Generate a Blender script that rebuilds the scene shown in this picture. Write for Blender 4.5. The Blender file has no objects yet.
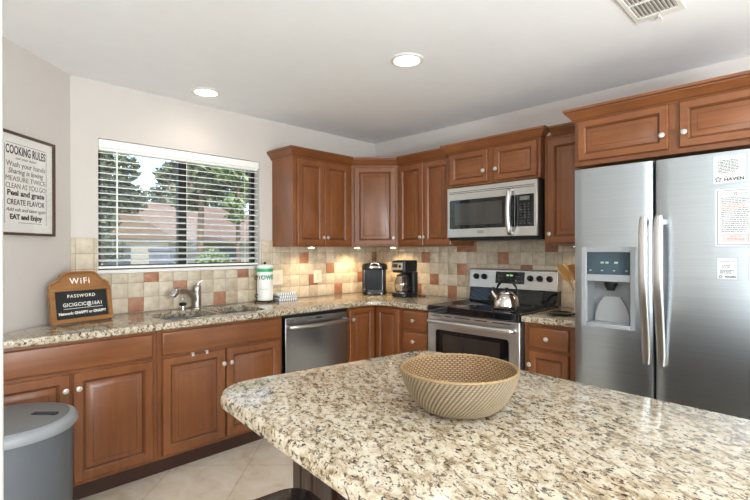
import bpy, bmesh, math, random
from mathutils import Vector, Matrix

random.seed(7)
S = bpy.context.scene
COL = S.collection
PI = math.pi

# ------------------------------------------------------------------ camera, world, lights, exposure
CAMP = (-3.3929, -3.4156, 1.3396)
cam_d = bpy.data.cameras.new('camera')
cam_d.sensor_width = 36.0
cam_d.lens = 456.0 / 750.0 * 36.0
cam_d.clip_start = 0.02
cam_d.clip_end = 400
cam = bpy.data.objects.new('camera', cam_d)
COL.objects.link(cam)
yaw, roll = math.radians(45.2227), math.radians(-0.1514)
fw = Vector((math.cos(yaw), math.sin(yaw), 0.00008))
rt = Vector((math.sin(yaw), -math.cos(yaw), 0))
up = rt.cross(fw)
rt2 = rt * math.cos(roll) + up * math.sin(roll)
up2 = up * math.cos(roll) - rt * math.sin(roll)
M3 = Matrix((rt2, up2, -fw)).transposed()
cam.matrix_world = Matrix.Translation(CAMP) @ M3.to_4x4()
S.camera = cam

S.view_settings.view_transform = 'Standard'
S.view_settings.look = 'None'
S.view_settings.gamma = 1.0
S.view_settings.use_curve_mapping = False
S.view_settings.exposure = 0.05
S.cycles.use_denoising = True
S.cycles.max_bounces = 10
S.cycles.diffuse_bounces = 6
S.cycles.glossy_bounces = 6
S.cycles.sample_clamp_indirect = 6.0
S.cycles.caustics_reflective = False
S.cycles.caustics_refractive = False

W = bpy.data.worlds.new('world')
S.world = W
W.use_nodes = True
wn = W.node_tree
bgn = wn.nodes['Background']
sky = wn.nodes.new('ShaderNodeTexSky')
sky.sky_type = 'NISHITA'
sky.sun_disc = False
sky.sun_elevation = math.radians(48)
sky.sun_rotation = math.radians(200)
sky.air_density = 1.0
sky.dust_density = 2.5
wn.links.new(sky.outputs[0], bgn.inputs[0])
bgn.inputs[1].default_value = 0.46

sun_d = bpy.data.lights.new('sun', 'SUN')
sun_d.energy = 3.0
sun_d.color = (1.0, 0.95, 0.86)
sun_d.angle = 0.02
sun = bpy.data.objects.new('sun', sun_d)
COL.objects.link(sun)
sun.rotation_euler = (math.radians(42), 0, math.radians(-25))   # from behind the house, high


def area(name, loc, direction, sx, sy, energy, color):
    d = bpy.data.lights.new(name, 'AREA')
    d.shape = 'RECTANGLE'
    d.size, d.size_y = sx, sy
    d.energy = energy
    d.color = color
    o = bpy.data.objects.new(name, d)
    COL.objects.link(o)
    o.location = loc
    o.rotation_euler = Vector(direction).to_track_quat('-Z', 'Y').to_euler()
    return o


# added fill lamps at the unseen living room openings, brightening the kitchen like daylight
area('fill_west', (-7.0, -4.4, 1.42), (1, 0, .25), 2.6, 1.9, 95, (0.86, 0.94, 1.0))
area('fill_south', (-3.0, -7.6, 1.42), (-.15, 1, .40), 4.0, 1.9, 58, (0.84, 0.93, 1.0))
# added uplight out of view, lifts the room by light off the ceiling
area('bounce_fill', (-3.2, -5.9, 1.10), (.05, .40, 1), .9, .9, 250, (0.83, 0.93, 1.0))


# ------------------------------------------------------------------ mesh builder
class MB:
    def __init__(s):
        s.v, s.f, s.m, s.sm = [], [], [], []

    def face(s, idx, m=0, sm=False):
        s.f.append(tuple(idx)); s.m.append(m); s.sm.append(sm)

    def add(s, pts):
        b = len(s.v)
        s.v.extend([tuple(p) for p in pts])
        return b

    def box(s, x0, x1, y0, y1, z0, z1, m=0):
        if x0 > x1: x0, x1 = x1, x0
        if y0 > y1: y0, y1 = y1, y0
        if z0 > z1: z0, z1 = z1, z0
        b = s.add([(x0, y0, z0), (x1, y0, z0), (x1, y1, z0), (x0, y1, z0),
                   (x0, y0, z1), (x1, y0, z1), (x1, y1, z1), (x0, y1, z1)])
        for q in ((0, 3, 2, 1), (4, 5, 6, 7), (0, 1, 5, 4), (1, 2, 6, 5), (2, 3, 7, 6), (3, 0, 4, 7)):
            s.face([b + i for i in q], m)
        return s

    def loft(s, rings, m=0, sm=True, closed=True, cap0=False, cap1=False, mats=None):
        n = len(rings[0])
        base = [s.add(r) for r in rings]
        for i in range(len(rings) - 1):
            mm = mats[i] if mats else m
            for j in range(n if closed else n - 1):
                k = (j + 1) % n
                s.face((base[i] + j, base[i] + k, base[i + 1] + k, base[i + 1] + j), mm, sm)
        if cap0: s.face([base[0] + j for j in reversed(range(n))], mats[0] if mats else m, False)
        if cap1: s.face([base[-1] + j for j in range(n)], mats[-1] if mats else m, False)
        return s

    def lathe(s, prof, c=(0, 0, 0), seg=28, m=0, cap0=True, cap1=True, axis='z', sx=1.0, sy=1.0, mats=None):
        rings = []
        for r, h in prof:
            ring = []
            for j in range(seg):
                a = 2 * PI * j / seg
                x, y = r * math.cos(a) * sx, r * math.sin(a) * sy
                if axis == 'z': p = (c[0] + x, c[1] + y, c[2] + h)
                elif axis == 'x': p = (c[0] + h, c[1] + x, c[2] + y)
                else: p = (c[0] + y, c[1] + h, c[2] + x)      # y axis
                ring.append(p)
            rings.append(ring)
        return s.loft(rings, m, True, True, cap0, cap1, mats)

    def tube(s, path, rad, seg=10, m=0, caps=True, flat=1.0):
        P = [Vector(p) for p in path]
        if not isinstance(rad, (list, tuple)): rad = [rad] * len(P)
        rings = []
        prev = None
        for i, p in enumerate(P):
            t = (P[min(i + 1, len(P) - 1)] - P[max(i - 1, 0)]).normalized()
            if prev is None:
                h = Vector((0, 0, 1)) if abs(t.z) < .9 else Vector((1, 0, 0))
                n = t.cross(h).normalized()
            else:
                n = (prev - t * prev.dot(t)).normalized()
            prev = n
            b = t.cross(n)
            rings.append([p + n * (rad[i] * math.cos(2 * PI * j / seg)) + b * (rad[i] * flat * math.sin(2 * PI * j / seg)) for j in range(seg)])
        return s.loft(rings, m, True, True, caps, caps)

    def prism(s, poly, z0, z1, m=0):
        """poly counter-clockwise in xy"""
        n = len(poly)
        b = s.add([(x, y, z0) for x, y in poly] + [(x, y, z1) for x, y in poly])
        s.face([b + j for j in reversed(range(n))], m)
        s.face([b + n + j for j in range(n)], m)
        for j in range(n):
            k = (j + 1) % n
            s.face((b + j, b + k, b + n + k, b + n + j), m)
        return s

    def plate(s, poly, y0, y1, m=0):
        """polygon in xz (counter-clockwise seen from -y), extruded from y0 (front) to y1"""
        n = len(poly)
        b = s.add([(x, y0, z) for x, z in poly] + [(x, y1, z) for x, z in poly])
        s.face([b + j for j in range(n)], m)
        s.face([b + n + j for j in reversed(range(n))], m)
        for j in range(n):
            k = (j + 1) % n
            s.face((b + k, b + j, b + n + j, b + n + k), m)
        return s

    def xf(s, loc=(0, 0, 0), rz=0.0, rx=0.0, ry=0.0, start=0):
        M = Matrix.Translation(loc) @ Matrix.Rotation(rz, 4, 'Z') @ Matrix.Rotation(ry, 4, 'Y') @ Matrix.Rotation(rx, 4, 'X')
        for i in range(start, len(s.v)):
            s.v[i] = tuple(M @ Vector(s.v[i]))
        return s


def rrect(w, h, r, n=5, cx=0., cy=0.):
    """rounded rectangle, counter-clockwise"""
    out = []
    for (sx, sy, a0) in ((1, -1, -PI / 2), (1, 1, 0), (-1, 1, PI / 2), (-1, -1, PI)):
        for k in range(n + 1):
            a = a0 + PI / 2 * k / n
            out.append((cx + sx * (w / 2 - r) + r * math.cos(a), cy + sy * (h / 2 - r) + r * math.sin(a)))
    return out


def link_mesh(name, mb, mats, parent=None, bevel=0.0, smooth_angle=35, seg=2, keep_flat=False):
    me = bpy.data.meshes.new(name)
    me.from_pydata(mb.v, [], mb.f)
    if not isinstance(mats, (list, tuple)): mats = [mats]
    for m in mats: me.materials.append(m)
    me.polygons.foreach_set('material_index', mb.m)
    me.polygons.foreach_set('use_smooth', [True] * len(mb.f) if (bevel or (any(mb.sm) and not keep_flat)) else mb.sm)
    bm = bmesh.new()
    bm.from_mesh(me)
    bmesh.ops.recalc_face_normals(bm, faces=bm.faces)
    bm.to_mesh(me)
    bm.free()
    me.update()
    me.set_sharp_from_angle(angle=math.radians(smooth_angle))
    o = bpy.data.objects.new(name, me)
    COL.objects.link(o)
    if parent: o.parent = parent
    if bevel:
        bv = o.modifiers.new('bevel', 'BEVEL')
        bv.width = bevel
        bv.segments = seg
        bv.limit_method = 'ANGLE'
        bv.angle_limit = math.radians(40)
        bv.harden_normals = False
    return o


def tag(o, label, cat, group=None, kind=None):
    o['label'] = label
    o['category'] = cat
    if group: o['group'] = group
    if kind: o['kind'] = kind
    return o


def thing(name, label, cat, loc=(0, 0, 0), rz=0.0, group=None):
    o = bpy.data.objects.new(name, None)
    COL.objects.link(o)
    o.location = loc
    o.rotation_euler = (0, 0, rz)
    o.empty_display_size = .05
    return tag(o, label, cat, group)


def part(name, mb, mat, parent, bevel=0.0, label=None, **k):
    o = link_mesh(name, mb, mat, parent, bevel, **k)
    if label: o['label'] = label
    return o


def struct(name, mb, mat, **k):
    o = link_mesh(name, mb, mat, None, **k)
    o['kind'] = 'structure'
    return o


def text_mesh(name, body, size, mat, parent, loc, rot, align='CENTER', extrude=.0004, sx=1.0, spacing=1.0, shear=0.0, bold=0.0):
    c = bpy.data.curves.new(name, 'FONT')
    c.body = body
    c.size = size
    c.align_x = align
    c.align_y = 'CENTER'
    c.extrude = extrude
    c.space_character = spacing
    c.shear = shear
    c.offset = bold
    c.resolution_u = 3
    t = bpy.data.objects.new(name + '_curve', c)
    COL.objects.link(t)
    bpy.context.view_layer.update()
    me = bpy.data.meshes.new_from_object(t.evaluated_get(bpy.context.evaluated_depsgraph_get()))
    bpy.data.objects.remove(t)
    me.materials.clear()
    me.materials.append(mat)
    R = Matrix.Translation(loc) @ rot.to_4x4() @ Matrix.Diagonal((sx, 1, 1, 1))
    me.transform(R)
    o = bpy.data.objects.new(name, me)
    COL.objects.link(o)
    o.parent = parent
    return o


FRONT = Matrix.Rotation(PI / 2, 3, 'X')      # text that faces local -y


# ------------------------------------------------------------------ materials
def new_mat(name):
    m = bpy.data.materials.new(name)
    m.use_nodes = True
    nt = m.node_tree
    return m, nt, nt.nodes['Principled BSDF']


def node(nt, typ, **kw):
    n = nt.nodes.new(typ)
    for k, v in kw.items():
        if k.startswith('i_'):
            n.inputs[k[2:].replace('_', ' ')].default_value = v
        else:
            setattr(n, k, v)
    return n


def ramp(nt, stops, interp='LINEAR'):
    r = nt.nodes.new('ShaderNodeValToRGB')
    r.color_ramp.interpolation = interp
    el = r.color_ramp.elements
    while len(el) > 1: el.remove(el[-1])
    el[0].position = stops[0][0]
    el[0].color = (*stops[0][1], 1) if len(stops[0][1]) == 3 else stops[0][1]
    for p, c in stops[1:]:
        e = el.new(p)
        e.color = (*c, 1)
    return r


def srgb(r, g, b):
    f = lambda c: (c / 12.92 if c <= .04045 else ((c + .055) / 1.055) ** 2.4)
    return (f(r / 255), f(g / 255), f(b / 255))


def coords(nt, scale=(1, 1, 1), rot=(0, 0, 0), kind='Object'):
    tc = nt.nodes.new('ShaderNodeTexCoord')
    mp = nt.nodes.new('ShaderNodeMapping')
    mp.inputs['Scale'].default_value = scale
    mp.inputs['Rotation'].default_value = rot
    nt.links.new(tc.outputs[kind], mp.inputs['Vector'])
    return mp


def plain(name, col, rough=.5, metal=0.0, bump=0.0, bscale=60., vary=0.06, coat=0.0, spec=None, vscale=8.):
    """even colour with a little mottling and grain, both procedural"""
    m, nt, b = new_mat(name)
    mp = coords(nt)
    no = node(nt, 'ShaderNodeTexNoise', i_Scale=vscale, i_Detail=4.)
    nt.links.new(mp.outputs[0], no.inputs['Vector'])
    r = ramp(nt, [(.3, tuple(c * (1 - vary) for c in col)), (.7, tuple(min(1, c * (1 + vary)) for c in col))])
    nt.links.new(no.outputs['Fac'], r.inputs[0])
    nt.links.new(r.outputs[0], b.inputs['Base Color'])
    b.inputs['Roughness'].default_value = rough
    b.inputs['Metallic'].default_value = metal
    if coat: b.inputs['Coat Weight'].default_value = coat
    if spec is not None: b.inputs['Specular IOR Level'].default_value = spec
    if bump:
        n2 = node(nt, 'ShaderNodeTexNoise', i_Scale=bscale, i_Detail=3.)
        nt.links.new(mp.outputs[0], n2.inputs['Vector'])
        bp = node(nt, 'ShaderNodeBump', i_Strength=bump, i_Distance=.003)
        nt.links.new(n2.outputs['Fac'], bp.inputs['Height'])
        nt.links.new(bp.outputs[0], b.inputs['Normal'])
    return m


def wood(name, horizontal=False, tint=(1, 1, 1), rough=.34):
    m, nt, b = new_mat(name)
    sc = (2.2, 9, 26) if horizontal else (26, 9, 2.2)
    mp = coords(nt, sc)
    no = node(nt, 'ShaderNodeTexNoise', i_Scale=1.0, i_Detail=6., i_Roughness=.6, i_Distortion=.6)
    nt.links.new(mp.outputs[0], no.inputs['Vector'])
    T = lambda c: tuple(a * t for a, t in zip(c, tint))
    r = ramp(nt, [(.25, T((.165, .051, .0140))), (.5, T((.206, .068, .0190))), (.75, T((.246, .087, .0265)))])
    nt.links.new(no.outputs['Fac'], r.inputs[0])
    mp2 = coords(nt, (3, 3, 3))
    n2 = node(nt, 'ShaderNodeTexNoise', i_Scale=1.6, i_Detail=3.)
    nt.links.new(mp2.outputs[0], n2.inputs['Vector'])
    r2 = ramp(nt, [(.3, (.86, .84, .82)), (.7, (1.10, 1.1, 1.1))])
    nt.links.new(n2.outputs['Fac'], r2.inputs[0])
    mx = node(nt, 'ShaderNodeMix', data_type='RGBA', blend_type='MULTIPLY')
    mx.inputs['Factor'].default_value = 1.
    nt.links.new(r.outputs[0], mx.inputs[6])
    nt.links.new(r2.outputs[0], mx.inputs[7])
    nt.links.new(mx.outputs[2], b.inputs['Base Color'])
    b.inputs['Roughness'].default_value = rough
    b.inputs['Coat Weight'].default_value = .12
    b.inputs['Coat Roughness'].default_value = .25
    bp = node(nt, 'ShaderNodeBump', i_Strength=.06, i_Distance=.002)
    nt.links.new(no.outputs['Fac'], bp.inputs['Height'])
    nt.links.new(bp.outputs[0], b.inputs['Normal'])
    return m


def steel(name, col=(.60, .60, .61), rough=.26, horizontal=True, aniso=.5, strength=.03):
    m, nt, b = new_mat(name)
    sc = (1.5, 60, 260) if horizontal else (260, 60, 1.5)
    mp = coords(nt, sc)
    no = node(nt, 'ShaderNodeTexNoise', i_Scale=1.0, i_Detail=3.)
    nt.links.new(mp.outputs[0], no.inputs['Vector'])
    r = ramp(nt, [(.3, tuple(c * .94 for c in col)), (.7, tuple(min(1, c * 1.05) for c in col))])
    nt.links.new(no.outputs['Fac'], r.inputs[0])
    nt.links.new(r.outputs[0], b.inputs['Base Color'])
    b.inputs['Metallic'].default_value = 1.
    b.inputs['Roughness'].default_value = rough
    bp = node(nt, 'ShaderNodeBump', i_Strength=strength, i_Distance=.001)
    nt.links.new(no.outputs['Fac'], bp.inputs['Height'])
    nt.links.new(bp.outputs[0], b.inputs['Normal'])
    return m


def granite(name):
    m, nt, b = new_mat(name)
    mp = coords(nt, (1, 1, 1), (0, 0, math.radians(-62)))
    st = node(nt, 'ShaderNodeMapping')
    st.inputs['Scale'].default_value = (1.0, 1.5, 1.2)
    nt.links.new(mp.outputs[0], st.inputs['Vector'])
    # cream ground with tan clouds
    n1 = node(nt, 'ShaderNodeTexNoise', i_Scale=24., i_Detail=6., i_Roughness=.66, i_Distortion=.7)
    nt.links.new(st.outputs[0], n1.inputs['Vector'])
    r1 = ramp(nt, [(.30, srgb(118, 100, 78)), (.41, srgb(160, 142, 115)), (.50, srgb(190, 176, 153)), (.66, srgb(203, 194, 177))])
    nt.links.new(n1.outputs['Fac'], r1.inputs[0])
    # brown-grey veins and blotches
    n2 = node(nt, 'ShaderNodeTexNoise', i_Scale=44., i_Detail=7., i_Roughness=.74, i_Distortion=.7)
    nt.links.new(st.outputs[0], n2.inputs['Vector'])
    r2 = ramp(nt, [(.410, (1, 1, 1)), (.468, (0, 0, 0))])
    nt.links.new(n2.outputs['Fac'], r2.inputs[0])
    m1 = node(nt, 'ShaderNodeMix', data_type='RGBA')
    nt.links.new(r2.outputs[0], m1.inputs['Factor'])
    nt.links.new(r1.outputs[0], m1.inputs[6])
    m1.inputs[7].default_value = (*srgb(94, 77, 60), 1)
    # dark specks
    n3 = node(nt, 'ShaderNodeTexNoise', i_Scale=62., i_Detail=5., i_Roughness=.68, i_Distortion=.4)
    nt.links.new(st.outputs[0], n3.inputs['Vector'])
    r3 = ramp(nt, [(.395, (1, 1, 1)), (.435, (0, 0, 0))])
    nt.links.new(n3.outputs['Fac'], r3.inputs[0])
    m2 = node(nt, 'ShaderNodeMix', data_type='RGBA')
    nt.links.new(r3.outputs[0], m2.inputs['Factor'])
    nt.links.new(m1.outputs[2], m2.inputs[6])
    m2.inputs[7].default_value = (*srgb(50, 42, 35), 1)
    nt.links.new(m2.outputs[2], b.inputs['Base Color'])
    b.inputs['Roughness'].default_value = .11
    b.inputs['Coat Weight'].default_value = .10
    b.inputs['Coat Roughness'].default_value = .04
    return m


def tile_mat(name, dark, mid, light, rough=.55):
    m, nt, b = new_mat(name)
    g = nt.nodes.new('ShaderNodeNewGeometry')
    mp = coords(nt)
    no = node(nt, 'ShaderNodeTexNoise', i_Scale=22., i_Detail=6., i_Roughness=.65)
    nt.links.new(mp.outputs[0], no.inputs['Vector'])
    ad = node(nt, 'ShaderNodeMath', operation='MULTIPLY_ADD')
    ad.inputs[1].default_value = .30
    ad.inputs[2].default_value = -.15
    nt.links.new(g.outputs['Random Per Island'], ad.inputs[0])
    a2 = node(nt, 'ShaderNodeMath', operation='ADD')
    nt.links.new(no.outputs['Fac'], a2.inputs[0])
    nt.links.new(ad.outputs[0], a2.inputs[1])
    r = ramp(nt, [(.22, dark), (.5, mid), (.8, light)])
    nt.links.new(a2.outputs[0], r.inputs[0])
    nt.links.new(r.outputs[0], b.inputs['Base Color'])
    b.inputs['Roughness'].default_value = rough
    bp = node(nt, 'ShaderNodeBump', i_Strength=.25, i_Distance=.002)
    nt.links.new(no.outputs['Fac'], bp.inputs['Height'])
    nt.links.new(bp.outputs[0], b.inputs['Normal'])
    return m


def emit(name, col, strength):
    m, nt, b = new_mat(name)
    b.inputs['Base Color'].default_value = (*col, 1)
    b.inputs['Emission Color'].default_value = (*col, 1)
    b.inputs['Emission Strength'].default_value = strength
    return m


def glass(name, tint=(1, 1, 1), rough=0.0, alpha=None):
    m, nt, b = new_mat(name)
    b.inputs['Base Color'].default_value = (*tint, 1)
    b.inputs['Roughness'].default_value = rough
    b.inputs['Transmission Weight'].default_value = 1.0
    b.inputs['IOR'].default_value = 1.45
    return m


def pane_mat(name):
    """thin window glass: clear, with a faint mirror"""
    m, nt, b = new_mat(name)
    nt.nodes.remove(b)
    out = nt.nodes['Material Output']
    tr = nt.nodes.new('ShaderNodeBsdfTransparent')
    gl = nt.nodes.new('ShaderNodeBsdfGlossy')
    gl.inputs['Roughness'].default_value = .02
    mx = nt.nodes.new('ShaderNodeMixShader')
    mx.inputs[0].default_value = .06
    nt.links.new(tr.outputs[0], mx.inputs[1])
    nt.links.new(gl.outputs[0], mx.inputs[2])
    nt.links.new(mx.outputs[0], out.inputs[0])
    return m


M_WALL = plain('wall_paint', srgb(207, 200, 194), .75, bump=.05, bscale=160., vary=.012)
M_CEIL = plain('ceiling_paint', srgb(238, 240, 243), .85, bump=.12, bscale=120., vary=.012)
M_WHITE = plain('white_trim', srgb(226, 224, 219), .4, vary=.01)
M_WOOD = wood('stained_maple')
M_WOODH = wood('stained_maple_horizontal', True)
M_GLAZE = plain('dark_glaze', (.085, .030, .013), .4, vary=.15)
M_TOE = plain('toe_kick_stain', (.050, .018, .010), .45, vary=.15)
M_ISL = wood('island_dark_wood', False, (.34, .56, 1.25))
M_NICKEL = plain('satin_nickel', (.46, .42, .38), .30, 1.0, vary=.03)
M_KNOB = plain('pale_knob', (.58, .54, .48), .22, .35, vary=.03)
M_STEEL = steel('brushed_steel', (.45, .495, .53), .28)
M_STEELV = steel('brushed_steel_upright', (.40, .395, .39), .24, horizontal=False)
M_STEELW = steel('brushed_steel_warm', (.64, .63, .61), .30)
M_HANDLE = plain('satin_handle', (.56, .55, .535), .30, 1.0, vary=.02)
M_CHROME = plain('polished_steel', (.60, .58, .56), .12, 1.0, vary=.02)
M_BLACK = plain('black_plastic', (.010, .010, .011), .33, vary=.1, spec=.3)
M_GLOSSB = plain('black_glass', (.006, .006, .007), .04, vary=.1, spec=.6)
M_DKGREY = plain('dark_grey_plastic', (.05, .05, .055), .45, vary=.05)
M_GRAN = granite('speckled_granite')
M_TILE = tile_mat('travertine', srgb(172, 156, 134), srgb(198, 184, 162), srgb(216, 205, 188))
M_TERRA = tile_mat('terracotta', srgb(134, 88, 66), srgb(160, 110, 84), srgb(180, 134, 106))
M_GROUT = plain('grout', srgb(168, 152, 130), .9, vary=.08)
M_PAPER = plain('paper', srgb(208, 209, 208), .55, vary=.01)
M_INK = plain('ink', (.02, .02, .022), .6, vary=.1)
M_INKG = plain('grey_ink', (.10, .10, .11), .6, vary=.05)
M_CHALK = plain('chalk_white', srgb(240, 238, 232), .7, vary=.03)

# ------------------------------------------------------------------ room shell
H = 2.456
T = .14                                   # wall thickness
WX0, WX1, WZ0, WZ1 = -2.571, -1.372, 1.207, 2.085     # window opening
KX = -2.726                               # where wall_back meets the angled wall
DA = (-4.746, -2.02)                      # far end of the angled wall
XL, YS = -7.2, -7.8

mb = MB()
mb.box(KX - .1, WX0, 0, T, 0, H); mb.box(WX1, T, 0, T, 0, H)
mb.box(WX0, WX1, 0, T, 0, WZ0); mb.box(WX0, WX1, 0, T, WZ1, H)
struct('wall_back', mb, M_WALL)
mb = MB()
n = (-.7071 * T, .7071 * T)
mb.prism([(KX, 0), (KX + n[0], n[1]), (DA[0] + n[0], DA[1] + n[1]), DA], 0, H)
struct('wall_angled', mb, M_WALL)
struct('wall_right', MB().box(0, T, 0, YS, 0, H), M_WALL)
struct('wall_left', MB().box(-3.45, -3.31, -2.02, -1.90, 0, H), M_WALL)
struct('wall_far', MB().box(DA[0] - .02, XL, -1.90, -2.02, 0, H), M_WALL)
mb = MB()                                 # living room walls, each with a wide window
mb.box(XL - T, XL, -1.9, -3.1, 0, H); mb.box(XL - T, XL, -5.7, YS, 0, H)
mb.box(XL - T, XL, -3.1, -5.7, 0, .45); mb.box(XL - T, XL, -3.1, -5.7, 2.4, H)
struct('wall_west', mb, M_WALL)
mb = MB()
mb.box(XL, -5.3, YS - T, YS, 0, H); mb.box(-1.1, 0, YS - T, YS, 0, H)
mb.box(-5.3, -1.1, YS - T, YS, 0, .45); mb.box(-5.3, -1.1, YS - T, YS, 2.4, H)
struct('wall_south', mb, M_WALL)
struct('ceiling', MB().box(XL - T, T, YS - T, T, H, H + .15), M_CEIL)
struct('trim_1', MB().box(-3.31, -3.2575, -2.035, -1.885, 0, H), plain('casing_paint', srgb(182, 178, 170), .5, vary=.01), bevel=.004)

# floor: large travertine tiles laid on the diagonal, flush grout in the material
mf, nt, b = new_mat('travertine_floor')
mp = coords(nt, (1, 1, 1), (0, 0, math.radians(45)))
mp.inputs['Location'].default_value = (.335, .145, 0)
br = node(nt, 'ShaderNodeTexBrick', offset=0.0, i_Scale=1.0, i_Mortar_Size=.004, i_Brick_Width=.457, i_Row_Height=.457, i_Mortar_Smooth=.3)
br.inputs['Color1'].default_value = (1, 1, 1, 1)
br.inputs['Color2'].default_value = (.97, .96, .95, 1)
br.inputs['Mortar'].default_value = (.80, .75, .68, 1)
nt.links.new(mp.outputs[0], br.inputs['Vector'])
no = node(nt, 'ShaderNodeTexNoise', i_Scale=5., i_Detail=8., i_Roughness=.66, i_Distortion=.7)
nt.links.new(mp.outputs[0], no.inputs['Vector'])
r = ramp(nt, [(.28, srgb(212, 194, 168)), (.5, srgb(238, 226, 206)), (.72, srgb(248, 241, 228))])
nt.links.new(no.outputs['Fac'], r.inputs[0])
mx = node(nt, 'ShaderNodeMix', data_type='RGBA', blend_type='MULTIPLY')
mx.inputs['Factor'].default_value = 1.
nt.links.new(r.outputs[0], mx.inputs[6]); nt.links.new(br.outputs['Color'], mx.inputs[7])
nt.links.new(mx.outputs[2], b.inputs['Base Color'])
b.inputs['Roughness'].default_value = .38
bp = node(nt, 'ShaderNodeBump', i_Strength=.12, i_Distance=.003)
nt.links.new(no.outputs['Fac'], bp.inputs['Height']); nt.links.new(bp.outputs[0], b.inputs['Normal'])
struct('floor', MB().box(XL - T, T, YS - T, T, -.12, 0), mf)

# ------------------------------------------------------------------ tiled backsplash (one box per tile)
TP = .1016
wacc = {(22, 2), (23, 0), (20, 1), (17, 0), (15, 2), (9, 3), (8, 1), (6, 2), (5, 0), (2, 1), (0, 3), (25, 0)}
racc = {(6, 3), (7, 1), (10, 2), (9, 0), (5, 0), (14, 3), (16, 2), (18, 4), (10, 4), (11, 4), (-1, 3)}
TT = .009


def clip_tile(mb, a0, a1, z0, z1, am, zm, am2, zm2, mat, wall):
    a0, a1, z0, z1 = max(a0, am), min(a1, am2), max(z0, zm), min(z1, zm2)
    if a1 - a0 < .008 or z1 - z0 < .008: return
    g = .0016
    e = .003
    # pillowed front edge
    def P(a, d, z): return (-a, -d, z) if wall == 'W' else (-d, -a, z)
    r0 = [P(a0 + g, 0, z0 + g), P(a1 - g, 0, z0 + g), P(a1 - g, 0, z1 - g), P(a0 + g, 0, z1 - g)]
    r1 = [P(a0 + g, TT - .002, z0 + g), P(a1 - g, TT - .002, z0 + g), P(a1 - g, TT - .002, z1 - g), P(a0 + g, TT - .002, z1 - g)]
    r2 = [P(a0 + g + e, TT, z0 + g + e), P(a1 - g - e, TT, z0 + g + e), P(a1 - g - e, TT, z1 - g - e), P(a0 + g + e, TT, z1 - g - e)]
    mb.loft([r0, r1, r2], mat, False, True, False, True)


mb = MB()
Z0 = .914
for nn in range(0, 28):
    a0 = (nn - .5) * TP + .007
    for k in range(5):
        mt = 1 if (nn, k) in wacc else 0
        z0 = Z0 + k * TP
        a1, z1 = a0 + TP, z0 + TP
        # below the window, the strips beside it, and under the wall cabinets
        clip_tile(mb, a0, a1, z0, z1, 1.362, Z0, 2.580, 1.188, mt, 'W')
        clip_tile(mb, a0, a1, z0, z1, 2.580, Z0, 2.726, Z0 + 5 * TP, mt, 'W')
        clip_tile(mb, a0, a1, z0, z1, 1.252, Z0, 1.362, Z0 + 5 * TP, mt, 'W')
        clip_tile(mb, a0, a1, z0, z1, TT, Z0, 1.252, 1.371, mt, 'W')
for nn in range(-1, 23):
    a0 = (nn + .24) * TP
    for k in range(6):
        mt = 1 if (nn, k) in racc else 0
        z0 = Z0 + k * TP
        clip_tile(mb, a0, a0 + TP, z0, z0 + TP, TT, Z0, 1.216, 1.371, mt, 'R')
        clip_tile(mb, a0, a0 + TP, z0, z0 + TP, 1.216, Z0, 1.988, 1.428, mt, 'R')
        clip_tile(mb, a0, a0 + TP, z0, z0 + TP, 1.988, Z0, 2.32, 1.371, mt, 'R')
gd = TT - .003
for a, z in (((1.362, 2.580), (Z0, 1.188)), ((2.580, 2.724), (Z0, Z0 + 5 * TP)), ((1.252, 1.362), (Z0, Z0 + 5 * TP)), ((0, 1.252), (Z0, 1.371))):
    mb.box(-a[1], -a[0], -gd, 0, z[0], z[1], 2)
for a, z in (((0, 1.216), (Z0, 1.371)), ((1.216, 1.988), (Z0, 1.428)), ((1.988, 2.32), (Z0, 1.371))):
    mb.box(-gd, 0, -a[1], -a[0], z[0], z[1], 2)
struct('wall_backsplash', mb, [M_TILE, M_TERRA, M_GROUT])

# ------------------------------------------------------------------ window, sill, blind
M_BRONZE = plain('bronze_frame', (.018, .014, .012), .4, .3, vary=.1)
win = struct('window_1', MB(), M_BRONZE)
bpy.data.objects.remove(win)
mb = MB()
fy0, fy1 = .085, .125
fx = .035
mb.box(WX0, WX0 + fx, fy0, fy1, WZ0, WZ1); mb.box(WX1 - fx, WX1, fy0, fy1, WZ0, WZ1)
mb.box(WX0 + fx, WX1 - fx, fy0, fy1, WZ0, WZ0 + fx); mb.box(WX0 + fx, WX1 - fx, fy0, fy1, WZ1 - fx, WZ1)
mb.box(-2.018, -1.955, fy0 - .008, fy1, WZ0 + fx, WZ1 - fx)
win = struct('window_1', mb, M_BRONZE, bevel=.002)
M_PANE = pane_mat('window_glass')
part('pane', MB().box(WX0 + fx, -2.018, .104, .106, WZ0 + fx, WZ1 - fx), M_PANE, win)
part('pane', MB().box(-1.955, WX1 - fx, .104, .106, WZ0 + fx, WZ1 - fx), M_PANE, win)
struct('trim_2', MB().box(WX0 - .012, WX1 + .012, -.022, .085, WZ0 - .02, WZ0 + .004), M_WHITE, bevel=.004)

bl = thing('window_blind', 'white horizontal slat blind with its slats open in the kitchen window', 'window blind', (0, .045, WZ1))
M_SLAT = plain('white_slat', srgb(244, 244, 240), .45, vary=.01)
part('valance', MB().box(WX0 + .004, WX1 - .004, -.038, -.026, -.058, -.003), M_SLAT, bl, bevel=.003)
part('headrail', MB().box(WX0 + .008, WX1 - .008, -.024, .026, -.074, -.003), M_SLAT, bl)
ns = 17
for i in range(ns):
    z = -.088 - i * .0452
    s_ = MB()
    ring = []
    ca, sa = math.cos(math.radians(11)), math.sin(math.radians(11))
    pr = [(-.025, -.0012), (0, .0010), (.025, -.0012), (.025, .0034), (0, .0038), (-.025, .0034)]
    pr = [(y * ca - q * sa, y * sa + q * ca) for y, q in pr]
    s_.loft([[(WX0 + .008, y, z + q) for y, q in pr], [(WX1 - .008, y, z + q) for y, q in pr]], 0, False, True, True, True)
    part('slat', s_, M_SLAT, bl)
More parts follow.
